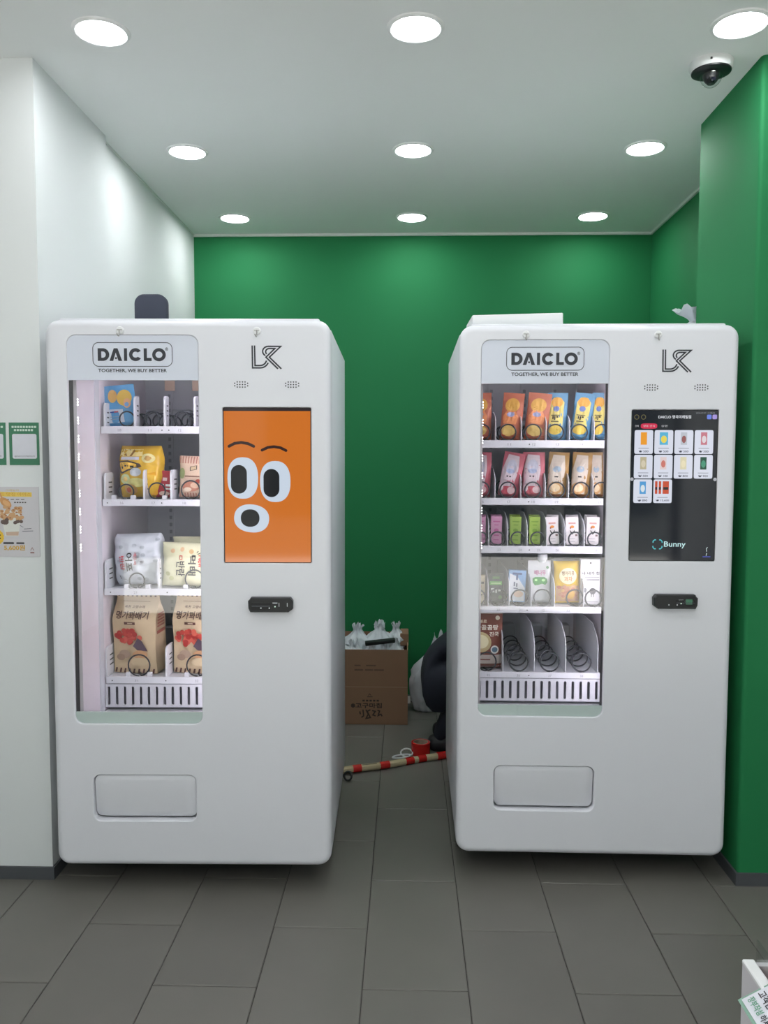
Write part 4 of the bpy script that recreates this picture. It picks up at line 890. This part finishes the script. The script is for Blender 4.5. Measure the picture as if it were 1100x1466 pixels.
for S_ in ([(-.03, .075), (-.026, .058)], [(-.012, .085), (-.008, .05), (-.02, .04)], [(.005, .085), (.018, .06), (.006, .035), (.03, .04), (.012, .075), (.03, .085)], [(.04, .08), (.058, .076), (.044, .055), (.06, .05)], [(.07, .082), (.082, .078), (.074, .052), (.09, .06), (.096, .048)]):
    ms = MB(); ribbon(ms, S_, .0075, -.0008); ms.obj('script_stroke', ink((62, 46, 38)), cb, smooth=False)
m.obj('emblem_print', ink((62, 46, 38)), cb, smooth=False)
m = MB()
for a, b in ((-.06, -.025), (.005, .06)): m.fill([[(a, .334), (b, .334), (b, .341), (a, .341)]], -.0008)
for a, b in ((-.06, -.012), (0, .045), (.05, .105)): m.fill([[(a, .308), (b, .308), (b, .316), (a, .316)]], -.0008)
m.obj('small_print', ink((104, 78, 62)), cb, smooth=False)
MB().box(hw_ + .0003, hw_ + .016, .05, .052, .108, .152).obj('paper_tag', ink((216, 214, 206)), cb, smooth=False)
bags = [(-.375, 4.62, .30, .14, .17, 1), (-.285, 4.76, .32, .16, .20, 2), (-.155, 4.76, .32, .17, .21, 3), (-.06, 4.77, .33, .12, .20, 4), (-.30, 4.62, .29, .14, .165, 5), (-.20, 4.62, .28, .13, .165, 6), (-.12, 4.62, .28, .12, .17, 7), (-.058, 4.62, .29, .10, .18, 8), (-.40, 4.76, .30, .13, .2, 9)]
bl = ['at the front left', 'behind with a pointed top near the left', 'with the tallest peak behind the black bar', 'at the back right corner', 'in front, second from left', 'at the front under the black bar', 'at the front right of the black bar', 'at the front right corner', 'at the far left back']
for (x, y, z, w_, h_, sd), lb in zip(bags, bl):
    o = link('plastic_bag', bag_mesh('plastic_bag', w_, h_, sd * 1.7, .12, .90, M_BAG, .9, 38, 22, .19), None, (x, y, z)); tag(o, 'white plastic bag in the cardboard box, ' + lb, 'plastic bag', 'white bags in the cardboard box')
m = MB().rbox(-.085, .085, -.014, .014, -.012, .012, .005, 2); bar = m.obj('black_bar', mat('dark_green_plastic', (26, 34, 32), .5), None, (-.147, 4.565, .466)); bar.rotation_euler = (.2, -.11, .05); tag(bar, 'short black plastic bar lying across the white bags in the box', 'bar')
MB().box(-.07, .07, -.0146, -.0139, -.004, .004).obj('groove', M_BLACK, bar, smooth=False)
o = link('white_sack', bag_mesh('white_sack', .205, .43, 2.9, .2, .93, M_BAG, .6, 44, 26, .12, .075), None, (.125, 4.80, 0)); tag(o, 'tall white plastic sack standing on the floor behind the crouching person', 'sack')

# ------------------------------------------------------------------ floor clutter
A, B = Vector((-.42, 3.735, .018)), Vector((.46, 4.15, .018))
def along(t, dz=0): p = A.lerp(B, t); return (p.x, p.y + .006 * math.sin(t * 14), .018 + dz + .003 * math.sin(t * 9))
hose = empty('cable_cover', (A.x, A.y, 0)); tag(hose, 'beige cable cover bound with red tape lying on the floor behind the machines', 'cable cover')
def rel(p): return (p[0] - A.x, p[1] - A.y, p[2])
M_HOSE = mat('beige_foam', (186, 170, 136), .8, bump=.4, bscale=80); M_REDT = mat('red_tape', (196, 34, 32), .25)
MB().tube([rel(along(i / 30)) for i in range(31)], .0165, 10).obj('foam_tube', M_HOSE, hose)
for t0, t1, r_ in ((.19, .235, .0175), (.335, .385, .0178), (.475, .52, .0178), (.545, .59, .0178), (.655, .80, .0185), (.86, .93, .018)):
    MB().tube([rel(along(t0 + (t1 - t0) * i / 6)) for i in range(7)], r_, 12).obj('red_tape_band', M_REDT, hose)
MB().tube([rel((along(.24 + .01 * i)[0], along(.24 + .01 * i)[1] - .005, along(.24 + .01 * i)[2] + .0152)) for i in range(9)], .0022, 5).obj('black_cable', M_BLACK, hose)
tr = empty('tape_roll', (.076, 4.085, 0)); tag(tr, 'roll of red tape standing flat on the floor beside the cable cover', 'tape roll')
MB().lathe([(.037, 0), (.048, 0), (.048, .062), (.037, .062)], 32).obj('tape_winding', M_REDT, tr)
MB().lathe([(.0345, .0), (.0369, .0), (.0369, .063), (.0345, .063), (.0345, .0)], 32).obj('core', mat('paper_core', (178, 150, 132), .8), tr)
ct = empty('cable_tie', (-.02, 4.02, 0)); tag(ct, 'white plastic cable tie loops lying beside the red taped cable cover', 'cable tie')
M_TIE = mat('white_tie', (226, 228, 230), .4)
MB().tube([(.0 + .046 * math.cos(a * PI / 10), -.005 + .022 * math.sin(a * PI / 10), .012 + .006 * math.cos(a * PI / 10)) for a in range(20)], .0042, 6, closed=True).obj('loop', M_TIE, ct)
MB().tube([(.025 + .03 * math.cos(a * PI / 10) , .04 + .035 * math.sin(a * PI / 10), .014 + .008 * math.sin(a * PI / 10)) for a in range(20)], .0042, 6, closed=True).obj('loop', M_TIE, ct)
bc = MB().tube([(.017 * math.cos(a * PI / 9), .010 * math.sin(a * PI / 9), .024 + .017 * math.sin(a * PI / 9)) for a in range(18)], .005, 7, closed=True)
bc.tube([(-.017, .0, .024), (-.05, .03, .012), (-.12, .05, .006), (-.2, .06, .006)], .005, 7)
o = bc.obj('power_cable', M_BLACK, None, (-.268, 3.72, 0)); tag(o, 'black power cable loop on the floor at the rear of the left machine', 'cable')

# ------------------------------------------------------------------ person crouching behind the right machine
def skinned(name, chains, mats, level=2):
    v, e, rad = [], [], []; idx = {}
    def vid(key, p, r):
        if key in idx: return idx[key]
        idx[key] = len(v); v.append(p); rad.append(r); return idx[key]
    for ch in chains:
        prev = None
        for key, p, r in ch:
            i = vid(key, p, r)
            if prev is not None and prev != i: e.append((prev, i))
            prev = i
    me = bpy.data.meshes.new(name); me.from_pydata(v, e, [])
    o = bpy.data.objects.new(name, me); COL.objects.link(o)
    md = o.modifiers.new('skin', 'SKIN'); md.use_smooth_shade = True
    for i, sv_ in enumerate(me.skin_vertices[0].data if me.skin_vertices else []): sv_.radius = (rad[i], rad[i])
    if not me.skin_vertices:
        bpy.context.view_layer.update()
        for i, sv_ in enumerate(me.skin_vertices[0].data): sv_.radius = (rad[i], rad[i])
    for i, sv_ in enumerate(me.skin_vertices[0].data): sv_.use_root = (i == 0)
    sb = o.modifiers.new('sub', 'SUBSURF'); sb.levels = level; sb.render_levels = level
    dg = bpy.context.evaluated_depsgraph_get(); out = bpy.data.meshes.new_from_object(o.evaluated_get(dg)); out.name = name
    bpy.data.objects.remove(o)
    for m_ in mats: out.materials.append(m_)
    return out
PX, PY = -.080, 4.25
def Q(x, y, z): return (x, y, z)
chains = [[('pel', Q(.235, 0, .36), .185), ('waist', Q(.375, 0, .475), .165), ('chest', Q(.52, 0, .60), .165), ('neck0', Q(.60, 0, .68), .085), ('neck', Q(.645, 0, .725), .055), ('head', Q(.695, 0, .765), .078), ('head2', Q(.72, 0, .84), .088), ('head3', Q(.725, 0, .895), .06)]]
for sgn, tag_ in ((-1, 'a'), (1, 'b')):
    fo = .03 if sgn > 0 else 0.0
    chains.append([('pel', None, 0), ('hip' + tag_, Q(.26, sgn * .10, .31), .145), ('th' + tag_, Q(.39, sgn * .135, .40), .085), ('kn' + tag_, Q(.565, sgn * .15, .44), .066), ('ca' + tag_, Q(.38 + fo, sgn * .115, .23), .085), ('an' + tag_, Q(.285 + fo, sgn * .095, .11), .066), ('he' + tag_, Q(.245 + fo, sgn * .095, .05), .045), ('to' + tag_, Q(.42 + fo, sgn * .11, .035), .035)])
    chains.append([('chest', None, 0), ('sh' + tag_, Q(.56, sgn * .17, .63), .07), ('ua' + tag_, Q(.63, sgn * .225, .50), .058), ('el' + tag_, Q(.70, sgn * .235, .38), .050), ('fa' + tag_, Q(.76, sgn * .20, .29), .042), ('wr' + tag_, Q(.80, sgn * .16, .20), .030), ('pa' + tag_, Q(.815, sgn * .145, .135), .034)])
    for k in range(4):
        b = -.024 + .016 * k; ln = (.85, 1.0, 1.05, .95)[k] if sgn < 0 else (.95, 1.05, 1.0, .85)[k]
        chains.append([('pa' + tag_, None, 0), ('f%d%s' % (k, tag_), Q(.825 , sgn * .145 + b, .085), .0095), ('g%d%s' % (k, tag_), Q(.822, sgn * .145 + b * 1.1, .085 - .04 * ln), .009), ('h%d%s' % (k, tag_), Q(.805, sgn * .145 + b * 1.1, .085 - .066 * ln), .008)])
    chains.append([('pa' + tag_, None, 0), ('t0' + tag_, Q(.805, sgn * .10, .115), .011), ('t1' + tag_, Q(.805, sgn * .085, .08), .0095)])
M_NAVY = mat('navy_cloth', (28, 31, 44), .85, var=.12, bump=.3, bscale=120); M_SKINC = mat('skin', (206, 164, 140), .55)
pm = skinned('person', chains, [M_NAVY, M_SKINC])
for p in pm.polygons:
    c = p.center
    p.material_index = 1 if (c.z > .715 and c.x > .60) or (c.x > .77 and c.z < .215) else 0
    p.use_smooth = True
person = link('person', pm, None, (PX, PY, 0)); tag(person, 'person in dark navy clothes crouching behind the right machine, mostly hidden', 'person')
hm_ = MB()
L = []
for j in range(9):
    th = j / 8 * PI * .62; L.append([(.098 * math.sin(th) * math.cos(2 * PI * i / 20) * 1.05, .094 * math.sin(th) * math.sin(2 * PI * i / 20), .105 * math.cos(th)) for i in range(20)])
hm_.loops(L); hair = hm_.obj('hair', mat('black_hair', (24, 22, 22), .6, bump=.5, bscale=150), person, (.703, 0, .855), angle=80)
hair.rotation_euler = (0, -.35, 0)
for s_ in (-1, 1):
    MB().lathe([(.0001, .012), (.006, .009), (.009, 0), (.006, -.009), (.0001, -.012)], 12, (.807, s_ * .032, .84)).obj('eye', ink((30, 26, 26)), person)
    MB().lathe([(.0001, .022), (.008, .015), (.01, 0), (.007, -.015), (.0001, -.022)], 10, (.715, s_ * .088, .825)).obj('ear', M_SKINC, person)
    m = MB().rbox(.195, .475, -.045, .045, 0, .075, .03, 3); m.obj('shoe', mat('dark_shoe', (30, 30, 34), .6), person, (.03 if s_ > 0 else 0, s_ * .10, 0))
MB().tube([(.805, 0, .845), (.823, 0, .82), (.827, 0, .803), (.811, 0, .795)], [.008, .011, .014, .009], 8).obj('nose', M_SKINC, person)
MB().tube([(.797, -.024, .767), (.807, 0, .763), (.797, .024, .767)], .005, 6).obj('mouth', ink((150, 84, 78)), person)

# ------------------------------------------------------------------ display stand at the lower right
ds = empty('display_stand', (.634, 1.5, 0)); tag(ds, 'white open display tray at the lower right corner of the photo', 'display stand')
M_DS = mat('white_laminate', (222, 218, 224), .45); DX, DY, DZ_ = .42, -.62, .557
for a_, b_ in ((0, .012), (DX - .012, DX)): MB().box(a_, b_, DY, 0, 0, DZ_).obj('side_panel', M_DS, ds, smooth=False)
for a_, b_ in ((-.012, 0), (DY, DY + .012)): MB().box(.012, DX - .012, a_, b_, 0, DZ_).obj('end_panel', M_DS, ds, smooth=False)
MB().rbox(-.001, .022, DY - .001, .001, DZ_ - .003, DZ_ + .006, .002, 1).obj('rim', mat('white_rim', (238, 238, 240), .35), ds)
MB().box(.012, DX - .012, DY + .012, -.012, DZ_ - .05, DZ_ - .04).obj('tray_floor', mat('beige_tray', (206, 190, 176), .6), ds, smooth=False)
MB().box(.024, .027, DY + .02, -.002, DZ_ - .04, DZ_ + .045).obj('acrylic_guard', M_ACRYLIC, ds, smooth=False)
bt = empty('dark_capped_bottle', (.634 + .060, 1.468, DZ_ - .04)); tag(bt, 'small pinkish bottle with dark round cap standing in the white tray', 'bottle')
MB().lathe([(.0001, 0), (.022, 0), (.024, .004), (.024, .065), (.018, .078)], 20).obj('bottle_body', mat('pink_plastic', (176, 112, 108), .4), bt)
MB().lathe([(.018, .078), (.023, .08), (.025, .09), (.023, .103), (.0001, .106)], 20).obj('cap', mat('dark_cap', (50, 40, 40), .4), bt)
# sign card leaning on the rim: bottom edge runs towards the viewer, face looks left and up
sg = empty('sign_holder', (.594, 1.42, .537)); tag(sg, 'white sign card with a pale green border leaning on the white display tray', 'sign')
sg.rotation_euler = (0, 0, -PI / 2)
def sgv(a, b, e=0.0):   # a along -y (local x), b up the slope; slope leans to +x world
    t_ = math.radians(30); return (a, b * math.cos(t_) - e * math.sin(t_), b * math.sin(t_) + e * math.cos(t_))
SGW, SGH = .21, .15
def sgq(name, a0, a1, b0, b1, e, mt):
    m = MB(); m.add([sgv(a0, b0, e), sgv(a1, b0, e), sgv(a1, b1, e), sgv(a0, b1, e), sgv(a0, b0, e - .002), sgv(a1, b0, e - .002), sgv(a1, b1, e - .002), sgv(a0, b1, e - .002)], [(0, 1, 2, 3), (7, 6, 5, 4), (0, 4, 5, 1), (1, 5, 6, 2), (2, 6, 7, 3), (3, 7, 4, 0)])
    return m.obj(name, mt, sg, smooth=False)
sgq('border', 0, SGW, 0, SGH, 0, mat('mint_acrylic', (142, 178, 160), .25)); sgq('paper', .006, SGW - .006, .006, SGH - .006, .0022, ink((222, 222, 232)))
def sgt(name, s_, a0, a1, b0, b1, col):
    v, f = text2d(s_, .02); MB().add([sgv(a0 + p[0] * (a1 - a0), b0 + p[1] * (b1 - b0), .0030) for p in v], f).obj(name, ink(col), sg, smooth=False, recalc=False)
sgt('green_lettering', '\uc7a5\ubd80\uc791\uc131', .012, .056, .014, .028, (96, 160, 128)); sgt('black_lettering', '\ud558\uc138\uc694', .060, .098, .014, .028, (40, 40, 48))
sgt('black_lettering', '\uace0\uac1d\ub2d8\ub4e4\uc740', .012, .084, .034, .050, (40, 40, 48))
